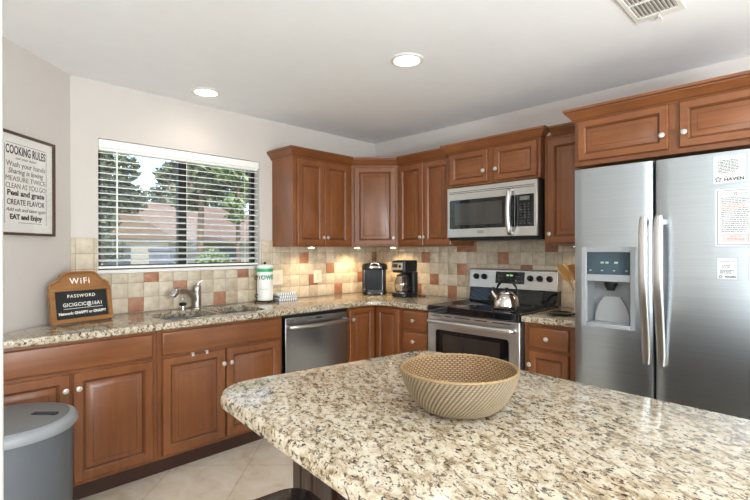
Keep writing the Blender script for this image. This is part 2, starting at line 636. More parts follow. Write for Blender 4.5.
part('bottom_rail', MB().box(WX0 + .008, WX1 - .008, -.025, .025, -.866, -.850), M_SLAT, bl, bevel=.002)
for x in (-2.455, -1.98, -1.50):
    part('ladder_cord', MB().box(x - .0015, x + .0015, -.0275, -.0262, -.85, -.06), M_SLAT, bl)
part('tilt_wand', MB().tube([(-2.455, -.030, -.07), (-2.455, -.031, -.80)], .0055, 8), M_SLAT, bl)

# ------------------------------------------------------------------ cabinets
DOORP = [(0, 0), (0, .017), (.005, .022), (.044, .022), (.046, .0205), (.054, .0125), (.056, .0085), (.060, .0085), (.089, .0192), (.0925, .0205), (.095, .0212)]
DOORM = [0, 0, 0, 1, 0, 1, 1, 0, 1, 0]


def panel(x0, x1, z0, z1, y, scale=1.0):
    """raised panel door with mitred profile; its back sits on plane y, its front faces -y"""
    mb = MB()
    rings = []
    for ins, d in DOORP:
        i = ins * scale
        rings.append([(x0 + i, y - d, z0 + i), (x1 - i, y - d, z0 + i), (x1 - i, y - d, z1 - i), (x0 + i, y - d, z1 - i)])
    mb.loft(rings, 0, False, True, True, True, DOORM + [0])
    mb.m[-1] = 0
    return mb


def slab(x0, x1, z0, z1, y):
    mb = MB()
    rings = []
    for i, d in [(0, 0), (0, .012), (.003, .0165), (.009, .019), (.012, .0195)]:
        rings.append([(x0 + i, y - d, z0 + i), (x1 - i, y - d, z0 + i), (x1 - i, y - d, z1 - i), (x0 + i, y - d, z1 - i)])
    mb.loft(rings, 0, False, True, True, True)
    return mb


def knob(x, z, y, parent, xf=None):
    mb = MB().lathe([(.0055, 0), (.005, -.010), (.009, -.014), (.0145, -.019), (.0155, -.024), (.013, -.029), (.006, -.0315)], (x, y, z), 16, axis='y')
    if xf: mb.xf(*xf)
    return part('knob', mb, M_KNOB, parent)


def crown_mb(path, prev=None, nxt=None, z=0.0):
    """crown moulding swept along a plan path, projecting to its right-hand side"""
    prof = [(0, 0), (.007, 0), (.010, .009), (.015, .0135), (.026, .030), (.040, .044), (.044, .047), (.046, .0535), (.052, .058), (.054, .072), (0, .072)]
    P = [Vector(p) for p in path]
    n = len(P)
    mit = []
    for i in range(n):
        a = P[i - 1] if i > 0 else (Vector(prev) if prev else None)
        c = P[i + 1] if i < n - 1 else (Vector(nxt) if nxt else None)
        d0 = (P[i] - a).normalized() if a is not None else None
        d1 = (c - P[i]).normalized() if c is not None else None
        if d0 is None: d0 = d1
        if d1 is None: d1 = d0
        n0, n1 = Vector((d0.y, -d0.x)), Vector((d1.y, -d1.x))
        mm = (n0 + n1).normalized()
        mit.append(mm / max(.3, mm.dot(n0)))
    rings = [[(P[i].x + mit[i].x * o, P[i].y + mit[i].y * o, z + h) for o, h in prof] for i in range(n)]
    mb = MB().loft(rings, 0, False, True, True, True)
    for q in range((n - 1) * len(prof)):
        if q % len(prof) in (2, 7): mb.m[q] = 1
    return mb


UZ = 1.372
UH = .758
CR = .736                                 # crown starts this far above the cabinet floor
UD = .308                                 # depth of wall cabinets to the face frame
R90, R45 = -PI / 2, -PI / 4

# --- wall cabinet left of the corner
c = thing('wall_cabinet', 'two-door wall cabinet right of the window with one bare wooden end', 'wall cabinet', (-1.252, 0, UZ), 0, 'upper kitchen cabinets')
part('body', MB().box(0, .638, -UD, 0, 0, UH), M_WOOD, c, bevel=.0015)
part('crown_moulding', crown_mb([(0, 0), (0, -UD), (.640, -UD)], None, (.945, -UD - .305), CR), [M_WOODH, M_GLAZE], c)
for x0, x1, kx in ((.036, .311, .292), (.316, .600, .336)):
    d = part('door', panel(x0, x1, .012, .722, -UD), [M_WOOD, M_GLAZE], c)
    knob(kx, .075, -UD - .020, d)

# --- corner wall cabinet
c = thing('corner_wall_cabinet', 'diagonal single-door wall cabinet across the corner of the room', 'wall cabinet', (0, 0, UZ), 0, 'upper kitchen cabinets')
part('body', MB().prism([(-.002, -.002), (-.612, -.002), (-.612, -UD), (-UD, -.612), (-.002, -.612)], 0, UH), M_WOOD, c, bevel=.0015)
part('crown_moulding', crown_mb([(-.612, -UD), (-UD, -.612)], (-1.25, -UD), (-UD, -1.25), CR), [M_WOODH, M_GLAZE], c)
XD = ((-.612, -UD, 0), R45)
d = part('door', panel(.028, .402, .012, .722, 0).xf(*XD), [M_WOOD, M_GLAZE], c)
knob(.380, .078, -.020, d, XD)

# --- wall cabinet between the corner and the microwave (frame of the right wall: x runs towards the fridge)
c = thing('wall_cabinet', 'two-door wall cabinet between the corner cabinet and the microwave', 'wall cabinet', (0, -.614, UZ), R90, 'upper kitchen cabinets')
part('body', MB().box(0, .600, -UD, -.002, 0, UH), M_WOOD, c, bevel=.0015)
part('crown_moulding', crown_mb([(0, -UD), (.545, -UD)], (-.305, -UD + .305), None, CR), [M_WOODH, M_GLAZE], c)
for x0, x1, kx in ((.014, .298, .280), (.303, .590, .322)):
    d = part('door', panel(x0, x1, .012, .722, -UD), [M_WOOD, M_GLAZE], c)
    knob(kx, .078, -UD - .020, d)

# --- cabinet over the microwave
MD = .362
c = thing('over_range_cabinet', 'short two-door wall cabinet directly above the microwave', 'wall cabinet', (0, -1.216, 1.838), R90, 'upper kitchen cabinets')
part('body', MB().box(0, .770, -MD, -.002, 0, .292), M_WOOD, c, bevel=.0015)
part('crown_moulding', crown_mb([(0, -UD - .002), (0, -MD), (.770, -MD), (.770, -UD - .002)], None, None, .270), [M_WOODH, M_GLAZE], c)
for x0, x1, kx in ((.022, .362, .338), (.418, .750, .442)):
    d = part('door', panel(x0, x1, .018, .262, -MD, .85), [M_WOODH, M_GLAZE], c)
    knob(kx, .098, -MD - .020, d)

# --- narrow wall cabinet right of the microwave
c = thing('narrow_wall_cabinet', 'narrow single-door wall cabinet between microwave and refrigerator cabinet', 'wall cabinet', (0, -1.990, UZ), R90, 'upper kitchen cabinets')
part('body', MB().box(0, .322, -UD, -.002, 0, UH), M_WOOD, c, bevel=.0015)
part('crown_moulding', crown_mb([(.054, -UD), (.268, -UD)], None, None, CR), [M_WOODH, M_GLAZE], c)
d = part('door', panel(.030, .300, .012, .722, -UD), [M_WOOD, M_GLAZE], c)
knob(.050, .075, -UD - .020, d)

# --- deep cabinet over the refrigerator
FD = .610
c = thing('fridge_cabinet', 'deep two-door cabinet above the stainless refrigerator', 'wall cabinet', (0, -2.318, 1.835), R90, 'upper kitchen cabinets')
part('body', MB().box(0, .960, -FD, -.002, 0, .295), M_WOOD, c, bevel=.0015)
part('crown_moulding', crown_mb([(0, -.36), (0, -FD), (.960, -FD), (.960, -.01)], None, None, .265), [M_WOODH, M_GLAZE], c)
for x0, x1, kx in ((.024, .486, .462), (.536, .936, .560)):
    d = part('door', panel(x0, x1, .028, .262, -FD, .85), [M_WOODH, M_GLAZE], c)
    knob(kx, .100, -FD - .020, d)

# --- base cabinets
BD = .610
BZ = .872


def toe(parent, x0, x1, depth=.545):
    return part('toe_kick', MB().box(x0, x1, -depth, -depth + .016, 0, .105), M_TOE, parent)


c = thing('base_cabinet', 'left end base cabinet with two doors and one wide drawer beside the bin', 'base cabinet', (-2.417, 0, 0), 0, 'lower kitchen cabinets')
kx = KX + 2.417
part('body', MB().prism([(0, -.012), (kx + .01, -.012), (kx + .01 - .588, -.60), (kx - .588, -BD), (0, -BD)], .105, BZ), M_WOOD, c, bevel=.0015)
toe(c, -.840, 0)
part('drawer', slab(-.83, -.026, .717, .855, -BD), M_WOODH, c)
for x0, x1, k in ((-.83, -.436, -.459), (-.422, -.026, -.400)):
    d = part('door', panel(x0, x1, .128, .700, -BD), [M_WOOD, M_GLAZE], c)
    knob(k, .622, -BD - .020, d)

c = thing('sink_cabinet', 'base cabinet below the sink with a false drawer front and two doors', 'base cabinet', (-2.415, 0, 0), 0, 'lower kitchen cabinets')
part('body', MB().box(0, .855, -BD, -.012, .105, .66).box(0, .855, -BD, -BD + .02, .66, BZ).box(0, .02, -BD + .02, -.012, .66, BZ).box(.835, .855, -BD + .02, -.012, .66, BZ), M_WOOD, c)
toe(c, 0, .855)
part('drawer_front', slab(.024, .830, .717, .855, -BD), M_WOODH, c)
doors = []
for x0, x1, k in ((.024, .416, .398), (.427, .830, .450)):
    d = part('door', panel(x0, x1, .128, .701, -BD), [M_WOOD, M_GLAZE], c)
    knob(k, .612, -BD - .020, d)
    doors.append(d)
for x in (.196, .285):
    part('hook', MB().box(x, x + .014, -BD - .026, -BD - .0195, .690, .712).box(x, x + .014, -BD - .026, -BD + .002, .703, .708), M_WHITE, doors[0], label='small white over-door hook')

c = thing('corner_base_cabinet', 'corner base cabinet with two narrow doors meeting in the inside corner', 'base cabinet', (0, 0, 0), 0, 'lower kitchen cabinets')
part('body', MB().prism([(-.012, -.012), (-.926, -.012), (-.926, -BD), (-BD, -BD), (-BD, -.926), (-.012, -.926)], .105, BZ), M_WOOD, c)
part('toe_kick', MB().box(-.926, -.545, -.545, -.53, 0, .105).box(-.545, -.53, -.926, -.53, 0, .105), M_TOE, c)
d = part('door', panel(-.917, -.642, .128, .855, -BD, .9), [M_WOOD, M_GLAZE], c)
knob(-.897, .772, -BD - .020, d)
part('door', panel(.642, .905, .128, .855, -BD, .9).xf((0, 0, 0), R90), [M_WOOD, M_GLAZE], c)

c = thing('drawer_cabinet', 'narrow stack of drawers between the corner doors and the range', 'base cabinet', (0, -.928, 0), R90, 'lower kitchen cabinets')
part('body', MB().box(0, .286, -BD, -.012, .105, BZ), M_WOOD, c)
toe(c, 0, .286)
for z0, z1 in ((.706, .855), (.545, .682), (.350, .525), (.128, .330)):
    d = part('drawer', slab(.018, .268, z0, z1, -BD), M_WOODH, c)
    knob(.138, (z0 + z1) / 2, -BD - .0195, d)

c = thing('base_cabinet', 'small base cabinet with one drawer and one door beside the refrigerator', 'base cabinet', (0, -1.994, 0), R90, 'lower kitchen cabinets')
part('body', MB().box(0, .340, -BD, -.012, .105, BZ), M_WOOD, c)
toe(c, 0, .340)
d = part('drawer', slab(.034, .290, .715, .848, -BD), M_WOODH, c)
knob(.160, .781, -BD - .0195, d)
d = part('door', panel(.034, .290, .128, .694, -BD, .9), [M_WOOD, M_GLAZE], c)
knob(.048, .608, -BD - .020, d)

# ------------------------------------------------------------------ stone counters
def stone(outer, holes, z0, z1, r=.010):
    """slab with an eased upper edge and cut-outs; outer counter-clockwise"""
    n = len(outer)
    P = [Vector(p) for p in outer]

    def off(o):
        out = []
        for i in range(n):
            d0 = (P[i] - P[i - 1]).normalized(); d1 = (P[(i + 1) % n] - P[i]).normalized()
            n0, n1 = Vector((-d0.y, d0.x)), Vector((-d1.y, d1.x))
            m = (n0 + n1).normalized()
            out.append(P[i] + m * (o / max(.5, m.dot(n0))))
        return out
    mb = MB()
    rings = []
    for o, z in ((r * .5, z0), (0, z0 + r * .5), (0, z1 - r), (r * .13, z1 - r * .5), (r * .5, z1 - r * .13), (r, z1)):
        rings.append([(p.x, p.y, z) for p in off(o)])
    mb.loft(rings, 0, True)
    for zz, ring in ((z1, rings[-1]), (z0, rings[0])):
        bm = bmesh.new()
        loops = [[(p[0], p[1]) for p in ring]] + holes
        es = []
        for lp in loops:
            vs = [bm.verts.new((x, y, zz)) for x, y in lp]
            es += [bm.edges.new((vs[i], vs[(i + 1) % len(vs)])) for i in range(len(vs))]
        bmesh.ops.triangle_fill(bm, use_beauty=True, edges=es)
        bm.verts.index_update()
        bb = mb.add([v.co for v in bm.verts])
        for f in bm.faces:
            mb.face([bb + v.index for v in f.verts], 0, False)
        bm.free()
    for h in holes:
        e = .003
        mb.loft([[(x, y, z0) for x, y in h], [(x, y, z1) for x, y in h]], 0, True)
    # merge the coincident rims
    me = bpy.data.meshes.new('tmp'); me.from_pydata(mb.v, [], mb.f)
    bm = bmesh.new(); bm.from_mesh(me); bmesh.ops.remove_doubles(bm, verts=bm.verts, dist=1e-5)
    out = MB(); bm.verts.index_update()
    out.add([v.co for v in bm.verts])
    bm.normal_update()
    for f in bm.faces: out.face([v.index for v in f.verts], 0, abs(f.normal.z) < .999)
    bm.free(); bpy.data.meshes.remove(me)
    return out


def arc(cx, cy, r, a0, a1, n=8):
    return [(cx + r * math.cos(math.radians(a0 + (a1 - a0) * i / n)), cy + r * math.sin(math.radians(a0 + (a1 - a0) * i / n))) for i in range(n + 1)]


CT0, CT1 = .874, .914
SINK = [(-2.345, -1.985, -.535, -.150), (-1.955, -1.620, -.535, -.150)]
holes = [rrect(x1 - x0, y1 - y0, .06, 5, (x0 + x1) / 2, (y0 + y1) / 2) for x0, x1, y0, y1 in SINK]
rc = .16
outer = [(-.010, -.010), (KX + .002, -.010), (-3.369, -.650)]
outer += [(-1.3, -.65)] + arc(-.65 - rc, -.65 - rc, rc, 90, 0, 10) + [(-.65, -1.216), (-.010, -1.216)]
ct = link_mesh('countertop', stone(outer, holes, CT0, CT1), M_GRAN, keep_flat=True)
tag(ct, 'long speckled granite countertop running under the window and round the corner', 'countertop', 'stone countertops')
ct = link_mesh('countertop', stone([(-.010, -1.992), (-.65, -1.992), (-.65, -2.334), (-.010, -2.334)], [], CT0, CT1), M_GRAN, keep_flat=True)
tag(ct, 'short granite countertop between the range and the refrigerator', 'countertop', 'stone countertops')

# sink
c = thing('kitchen_sink', 'double-bowl stainless undermount sink below the window', 'sink', (0, 0, 0))
for x0, x1, y0, y1 in SINK:
    cx, cy, w, h = (x0 + x1) / 2, (y0 + y1) / 2, x1 - x0, y1 - y0
    mb = MB()
    rings = []
    for g, z, rr in ((-.018, .8735, .07), (.004, .8735, .06), (.004, .860, .06), (-.002, .72, .06), (-.02, .695, .06), (-.06, .688, .05)):
        rings.append([(x, y, z) for x, y in rrect(w + 2 * g if g > -.018 or z < .87 else w + .024, h + 2 * g if g > -.018 or z < .87 else h + .024, rr, 5, cx, cy)])
    mb.loft(rings, 0, True, True, False, True)
    bo = part('bowl', mb, M_STEEL, c)
    part('drain', MB().lathe([(.045, 0), (.045, .002), (.03, .0025), (.028, -.0)], (cx, cy, .688), 20), M_CHROME, bo)

# faucet
c = thing('kitchen_faucet', 'brushed nickel single-lever pull-out faucet behind the sink', 'faucet', (-1.950, -.088, CT1))
c.scale = (1.22, 1.22, .86)
part('base', MB().lathe([(.030, 0), (.030, .006), (.024, .012), (.023, .02)], (0, 0, 0), 24), M_NICKEL, c)
part('body', MB().lathe([(.026, .018), (.0245, .10), (.0235, .140), (.0250, .150), (.0240, .180), (.018, .196), (.006, .201)], (0, 0, 0), 24), M_NICKEL, c)
du = Vector((-.970, -.243, 0))
ctl = [(0, .035), (.012, .075), (.030, .112), (.055, .142), (.085, .160), (.112, .166), (.136, .160), (.154, .147), (.166, .130)]
sp = [tuple(du * a_ + Vector((0, 0, z_))) for a_, z_ in ctl]
part('spout', MB().tube(sp, [.021, .020, .0185, .0175, .017, .0175, .019, .021, .022], 16), M_NICKEL, c)
e = Vector(sp[-1]); dd = (Vector(sp[-1]) - Vector(sp[-2])).normalized()
part('spray_head', MB().tube([e - dd * .052, e - dd * .045, e - dd * .005, e + dd * .012, e + dd * .014], [.021, .0245, .0265, .0245, .016], 16), M_CHROME, c)
part('lever', MB().tube([(.0, 0, .185), (.006, -.003, .210), (.018, -.008, .232), (.036, -.014, .242)], [.012, .009, .006, .004], 10), M_NICKEL, c)

c = thing('soap_dispenser', 'small chrome soap pump with a black collar left of the faucet', 'soap dispenser', (-2.062, -.110, CT1))
part('body', MB().lathe([(.021, 0), (.021, .004), (.016, .008), (.015, .026), (.022, .032)], seg=20), M_CHROME, c)
part('collar', MB().lathe([(.024, .032), (.025, .036), (.025, .046), (.020, .050), (.008, .053)], seg=20), M_BLACK, c)
part('pump', MB().lathe([(.0045, .052), (.0045, .085), (.007, .086), (.007, .094), (.003, .097)], seg=12).tube([(0, 0, .090), (.0, -.022, .089), (0, -.034, .083)], .0042, 8), M_CHROME, c)

# ------------------------------------------------------------------ dishwasher
c = thing('dishwasher', 'stainless dishwasher with a bar handle between sink and corner', 'dishwasher', (-1.548, 0, 0))
part('tub', MB().box(.004, .612, -.585, -.03, .02, .868), M_BLACK, c)
part('door', MB().box(.010, .606, -.628, -.586, .115, .846), M_STEELV, c, bevel=.004)
part('control_strip', MB().box(.010, .606, -.612, -.586, .848, .866), M_BLACK, c)
part('toe_panel', MB().box(.010, .606, -.560, -.545, 0, .110), M_BLACK, c)
h = [(.034, -.630, .782), (.036, -.662, .782)] + [(.045 + .53 * i / 10, -.668 - .022 * math.sin(PI * i / 10), .782) for i in range(11)] + [(.584, -.662, .782), (.586, -.630, .782)]
part('handle', MB().tube(h, [.013] * len(h), 12, flat=1.1), M_STEELW, c)
part('badge', MB().box(.285, .335, -.6292, -.628, .818, .830), M_BLACK, c)

# ------------------------------------------------------------------ range (right wall frame)
c = thing('kitchen_range', 'stainless electric range with a black glass cooktop and back control panel', 'range', (0, -1.222, 0), R90)
RW = .764
part('body', MB().box(.002, RW - .002, -.615, -.03, .02, .868), M_DKGREY, c)
ck = MB().loft([[(x, y, z) for x, y in rrect(RW - .004 + 2 * g, .635 + 2 * g, .03, 4, RW / 2, -.352)] for g, z in ((-.012, .868), (0, .876), (0, .918), (-.004, .923), (-.022, .924), (-.026, .9215))], 0, True, True, True, True)
part('cooktop', ck, M_GLOSSB, c)
for q, x, y in ((.105, .21, -.50), (.085, .56, -.50), (.075, .21, -.23), (.085, .56, -.23)):
    part('burner_ring', MB().lathe([(q, 0), (q, .0006), (q - .004, .0006), (q - .004, 0)], (x, y, .9215), 40, cap0=False, cap1=False), M_DKGREY, c)
# back guard
bg = MB().loft([[(x, -.098, .915), (x, -.075, 1.03), (x, -.015, 1.03), (x, -.015, .915)] for x in (.004, RW - .004)], 0, False, True, True, True)
part('back_guard', bg, M_GLOSSB, c, bevel=.003)
cp = MB().loft([[(x, -.092, 1.028), (x, -.070, 1.176), (x, -.058, 1.184), (x, -.012, 1.184), (x, -.012, 1.028)] for x in (.002, RW - .002)], 0, False, True, True, True)
cpo = part('control_panel', cp, M_STEELW, c, bevel=.004)
tl = math.atan2(.022, .148)


def on_panel(mbx, x, z):
    """local: x right, z up, front -y, placed on the sloped control panel"""
    yy = -.092 + .022 * (z - 1.028) / .148
    return mbx.xf((x, yy, z), 0, -tl)


for x in (.068, .144, .548, .624, .701):
    kb = MB().lathe([(.024, 0), (.024, -.010), (.021, -.020), (.018, -.024)], (0, 0, 0), 20, axis='y').box(-.004, .004, -.029, -.022, -.018, .018)
    part('knob', on_panel(kb, x, 1.118), M_BLACK, cpo)
ds = part('display', on_panel(MB().box(-.125, .125, -.003, .002, -.047, .047), .375, 1.116), M_GLOSSB, c)
M_GREEN = emit('display_green', (.35, .8, .35), .35)
part('clock_digits', on_panel(MB().box(-.028, -.006, -.0036, -.003, .012, .026).box(.002, .024, -.0036, -.003, .012, .026), .375, 1.116), M_GREEN, ds)
for ix in (-.095, -.07, .055, .08, .105):
    for iz in (-.022, .012):
        part('button', on_panel(MB().box(ix - .006, ix + .006, -.0036, -.003, iz - .005, iz + .005), .375, 1.116), M_INKG, ds)
# oven door
dr = part('oven_door', MB().box(.004, RW - .004, -.655, -.616, .215, .866), M_STEELW, c, bevel=.006)
for x0, x1 in ((.05, .13), (.17, .22), (.25, .38), (.42, .52), (.56, .70)):
    part('vent_slot', MB().box(x0, x1, -.6555, -.653, .845, .851), M_BLACK, dr)
wf = MB().loft([[(x, -.6575, z) for x, z in rrect(.60, .36, .02, 3, RW / 2, .565)], [(x, -.650, z) for x, z in rrect(.60, .36, .02, 3, RW / 2, .565)]], 0, False, True, True, True)
wfo = part('window_border', wf, M_GLOSSB, dr)
M_OVGLASS = plain('oven_glass', (.03, .025, .022), .06, vary=.2, spec=.7)
part('oven_glass', MB().box(.145, RW - .145, -.6585, -.657, .42, .715), M_OVGLASS, dr)
h = [(.040, -.655, .806), (.042, -.690, .808)] + [(.05 + .664 * i / 12, -.700 - .012 * math.sin(PI * i / 12), .810 + .0 * i) for i in range(13)] + [(RW - .042, -.690, .808), (RW - .040, -.655, .806)]
part('door_handle', MB().tube(h, [.0135] * len(h), 12, flat=1.25), M_STEELW, dr)
part('storage_drawer', MB().box(.004, RW - .004, -.650, -.616, .06, .205), M_STEELW, c, bevel=.005)

# kettle
c = thing('tea_kettle', 'polished stainless kettle with a dark arched handle on the cooktop', 'kettle', (-.475, -1.790, .9222), math.radians(100))
M_KET = plain('kettle_steel', (.78, .74, .70), .10, 1.0, vary=.03)
part('body', MB().lathe([(.070, 0), (.083, .004), (.088, .014), (.088, .028), (.084, .060), (.072, .088), (.050, .108), (.044, .112)], seg=36), M_KET, c)
ld = part('lid', MB().lathe([(.044, .112), (.043, .118), (.028, .124), (.008, .127)], seg=28), M_KET, c)
part('lid_knob', MB().lathe([(.006, .126), (.006, .132), (.013, .137), (.014, .145), (.008, .151)], seg=16), M_BLACK, ld)
part('spout', MB().tube([(.066, 0, .070), (.086, 0, .088), (.100, 0, .108), (.108, 0, .124)], [.020, .017, .013, .011], 14), M_KET, c)
part('spout_cap', MB().tube([(.107, 0, .122), (.110, 0, .130), (.104, 0, .142), (.088, 0, .148)], [.013, .013, .008, .005], 10), M_BLACK, c)
h = [(.078 * math.cos(a), 0, .098 + .108 * math.sin(a)) for a in [math.radians(t) for t in range(4, 177, 12)]]
part('handle', MB().tube(h, [.006] * 3 + [.0095] * (len(h) - 6) + [.006] * 3, 10), M_BLACK, c)

# spoon rest and utensil crock
c = thing('spoon_rest', 'round black spoon rest on the counter beside the range', 'spoon rest', (-.450, -2.165, CT1))
part('dish', MB().lathe([(.045, 0), (.065, .004), (.082, .014), (.086, .017), (.083, .018), (.062, .008), (.02, .006)], seg=30), M_GLOSSB, c)
part('handle_rest', MB().tube([(.0, -.078, .013), (.0, -.105, .016), (0, -.125, .016)], [.018, .016, .012], 10, flat=.3), M_GLOSSB, c)

M_CROCK = plain('cream_glaze', srgb(226, 218, 202), .25, vary=.03)
c = thing('utensil_crock', 'cream utensil crock beside the refrigerator holding wooden spatulas', 'utensil crock', (-.285, -2.238, CT1))
part('jar', MB().lathe([(.048, 0), (.054, .005), (.056, .09), (.058, .150), (.060, .156), (.057, .158), (.053, .150), (.052, .02), (.01, .012)], seg=32), M_CROCK, c)
M_SPAT = wood('light_spatula_wood', False, (2.4, 3.9, 4.6), .5)
M_SPAT2 = wood('brown_spatula_wood', False, (1.9, 2.6, 2.6), .5)


def spatula(base, top, label, wid, mat):
    b0, t0 = Vector(base), Vector(top)
    ax = (t0 - b0).normalized()
    L = (t0 - b0).length
    side = Vector((.72, -.70, 0)); side = (side - ax * side.dot(ax)).normalized()
    nr = ax.cross(side)
    rings = []
    for t, w, th in ((0, .006, .006), (.35, .0065, .006), (.62, .008, .005), (.70, wid * .7, .004), (.80, wid, .0035), (.95, wid * .96, .003), (1.0, wid * .72, .0025)):
        p = ax * (L * t)
        rings.append([p + side * (w * math.cos(a)) + nr * (th * math.sin(a)) for a in [2 * PI * j / 12 for j in range(12)]])
    o = link_mesh('wooden_spatula', MB().loft(rings, 0, True, True, True, True), mat)
    o.location = base
    tag(o, label, 'spatula', 'wooden spatulas in the crock')


spatula((-.290, -2.258, .930), (-.300, -2.095, 1.235), 'pale wooden spatula leaning furthest towards the range', .034, M_SPAT)
spatula((-.272, -2.262, .930), (-.255, -2.150, 1.238), 'browner wooden spatula leaning behind the pale spatula', .030, M_SPAT2)
spatula((-.300, -2.222, .930), (-.310, -2.250, 1.225), 'wooden spatula standing upright nearest the refrigerator', .028, M_SPAT)

# ------------------------------------------------------------------ microwave (right wall frame)
c = thing('microwave', 'stainless over-range microwave with a curved upright handle', 'microwave', (0, -1.226, 1.412), R90)
MW = .756
MH = .418
part('case', MB().box(.0, MW, -.375, -.012, 0, MH), M_BLACK, c, bevel=.003)
fr = part('front_frame', MB().box(0, MW, -.402, -.376, .024, MH - .002), M_STEELW, c, bevel=.004)
for z in (.380, .368):
    part('grille_slot', MB().box(.02, MW - .02, -.4035, -.401, z - .002, z + .002), M_DKGREY, fr)
dg = part('door_glass', MB().loft([[(x, -.4045, z) for x, z in rrect(.560, .226, .012, 3, .305, .204)], [(x, -.400, z) for x, z in rrect(.560, .226, .012, 3, .305, .204)]], 0, False, True, True, True), M_GLOSSB, c)
M_MESHG = plain('microwave_screen', (.045, .042, .038), .10, vary=.1, spec=.7)
part('screen', MB().box(.075, .490, -.4052, -.4044, .120, .288), M_MESHG, dg)
kp = part('keypad', MB().box(.592, .732, -.4045, -.400, .091, .317), M_GLOSSB, c)
part('display', MB().box(.628, .700, -.4052, -.4044, .276, .302), plain('lcd_grey', (.16, .17, .15), .3), kp)
for i in range(3):
    for j in range(8):
        part('button', MB().box(.626 + i * .030, .640 + i * .030, -.4052, -.4044, .110 + j * .019, .118 + j * .019), M_INKG, kp)
h = [(.566, -.404, .356), (.566, -.440, .352)] + [(.566, -.446 - .016 * math.sin(PI * i / 10), .345 - .29 * i / 10) for i in range(11)] + [(.566, -.440, .048), (.566, -.404, .044)]
part('handle', MB().tube(h, [.012, .015] + [.019] * 11 + [.015, .012], 14), M_STEELW, c)
part('badge', MB().box(.280, .335, -.4036, -.4015, .052, .074), M_NICKEL, fr)

# ------------------------------------------------------------------ refrigerator (right wall frame)
FX = .790
c = thing('refrigerator', 'stainless side-by-side refrigerator with an ice and water dispenser', 'refrigerator', (0, -2.380, 0), R90)
M_FSIDE = plain('fridge_case_grey', (.22, .22, .225), .45, vary=.04, bump=.1, bscale=300)
M_SILV = plain('silver_plastic', (.34, .355, .37), .38, .35, vary=.02)
part('case', MB().box(.004, .918, -.715, -.04, .03, 1.765), M_FSIDE, c, bevel=.004)
part('base_grille', MB().box(.01, .902, -.735, -.70, .02, .10), M_BLACK, c)


def fdoor(x0, x1, notch=None):
    """slightly crowned door front; notch = dispenser opening (x0,x1,z0,z1)"""
    mb = MB()
    xs = [x0 + .0, x0 + .004, x0 + .014]
    k = 10
    xs += [x0 + .014 + (x1 - x0 - .028) * i / k for i in range(1, k)]
    xs += [x1 - .014, x1 - .004, x1]
    if notch: xs = sorted(set(xs + [notch[0], notch[1]]))

    def yy(x):
        t = (x - x0) / (x1 - x0)
        e = min(x - x0, x1 - x)
        ed = 0 if e >= .014 else .010 * (1 - math.sqrt(max(0, 1 - (1 - e / .014) ** 2)))
        return -FX + .006 * (2 * t - 1) ** 2 + ed - .0
    zs = [.11, 1.785]
    if notch: zs = [.11, notch[2], notch[3], 1.785]
    idx = {}
    for z in zs:
        for x in xs: idx[(x, z)] = mb.add([(x, yy(x), z)])
    for a in range(len(zs) - 1):
        for i in range(len(xs) - 1):
            if notch and a == 1 and xs[i] >= notch[0] - 1e-6 and xs[i + 1] <= notch[1] + 1e-6: continue
            mb.face((idx[(xs[i], zs[a])], idx[(xs[i + 1], zs[a])], idx[(xs[i + 1], zs[a + 1])], idx[(xs[i], zs[a + 1])]), 0, True)
    # edges and back
    yb = -.722
    top = [(x, yy(x), 1.785) for x in xs] + [(x1, yb, 1.785), (x0, yb, 1.785)]
    bot = [(x, yy(x), .11) for x in xs] + [(x1, yb, .11), (x0, yb, .11)]
    n = len(xs)
    b = mb.add(top); mb.face(list(range(b, b + len(top))), 0)
    b2 = mb.add(bot); mb.face(list(reversed(range(b2, b2 + len(bot)))), 0)
    for q in ((n - 1, n), (n, n + 1), (n + 1, 0)):
        mb.face((b2 + q[0], b2 + q[1], b + q[1], b + q[0]), 0)
    return mb


NO = (.068, .298, .935, 1.330)
ld = part('freezer_door', fdoor(.002, .394, NO), M_STEEL, c, label='narrow left door with the dispenser', smooth_angle=30)
rd = part('fridge_door', fdoor(.402, .920), M_STEEL, c, label='wide right door', smooth_angle=30)
# dispenser: surround, control display, recess, paddle
ox0, ox1, oz0, oz1 = .047, .318, .918, 1.352
sur = MB()
sur.box(ox0, NO[0] + .006, -FX - .012, -FX + .012, oz0, oz1); sur.box(NO[1] - .006, ox1, -FX - .012, -FX + .012, oz0, oz1)
sur.box(NO[0] + .006, NO[1] - .006, -FX - .012, -FX + .012, NO[3] - .005, oz1); sur.box(NO[0] + .006, NO[1] - .006, -FX - .012, -FX + .012, 1.168, 1.205)
sur.loft([[(NO[0] + .006 + (NO[1] - NO[0] - .012) * i / 8, y, z) for y, z in ((-FX - .012 - .010 * math.sin(PI * i / 8), oz0 + .002), (-FX + .012, oz0 + .002), (-FX + .012, NO[2] + .008), (-FX - .012 - .010 * math.sin(PI * i / 8), NO[2] + .008))] for i in range(9)], 0, True, True, True, True)
dp = part('dispenser', sur, M_SILV, c, bevel=.003)
M_DISP = plain('dispenser_display', (.030, .060, .080), .08, vary=.3, spec=.6)
part('display_panel', MB().box(NO[0] + .004, NO[1] - .004, -FX - .004, -FX + .010, 1.203, 1.327), M_DISP, dp)
M_SYM = emit('display_symbol', (.30, .42, .30), .15)
for x, w_, z, h_ in [(.088 + k * .06, .010, 1.224, .005) for k in range(4)] + [(.146, .016, 1.264, .010), (.170, .016, 1.264, .010), (.214, .018, 1.264, .010)]:
    part('display_symbol', MB().box(x, x + w_, -FX - .0048, -FX - .004, z, z + h_), M_SYM, dp)
rec = MB()
a = [(.060, -FX + .008), (.306, -FX + .008)]
rec.loft([[(NO[0], -FX + .010, z), (NO[0] + .02, -.724, z), (NO[1] - .02, -.724, z), (NO[1], -FX + .010, z)] for z in (NO[2] + .006, 1.168)], 0, False, False)
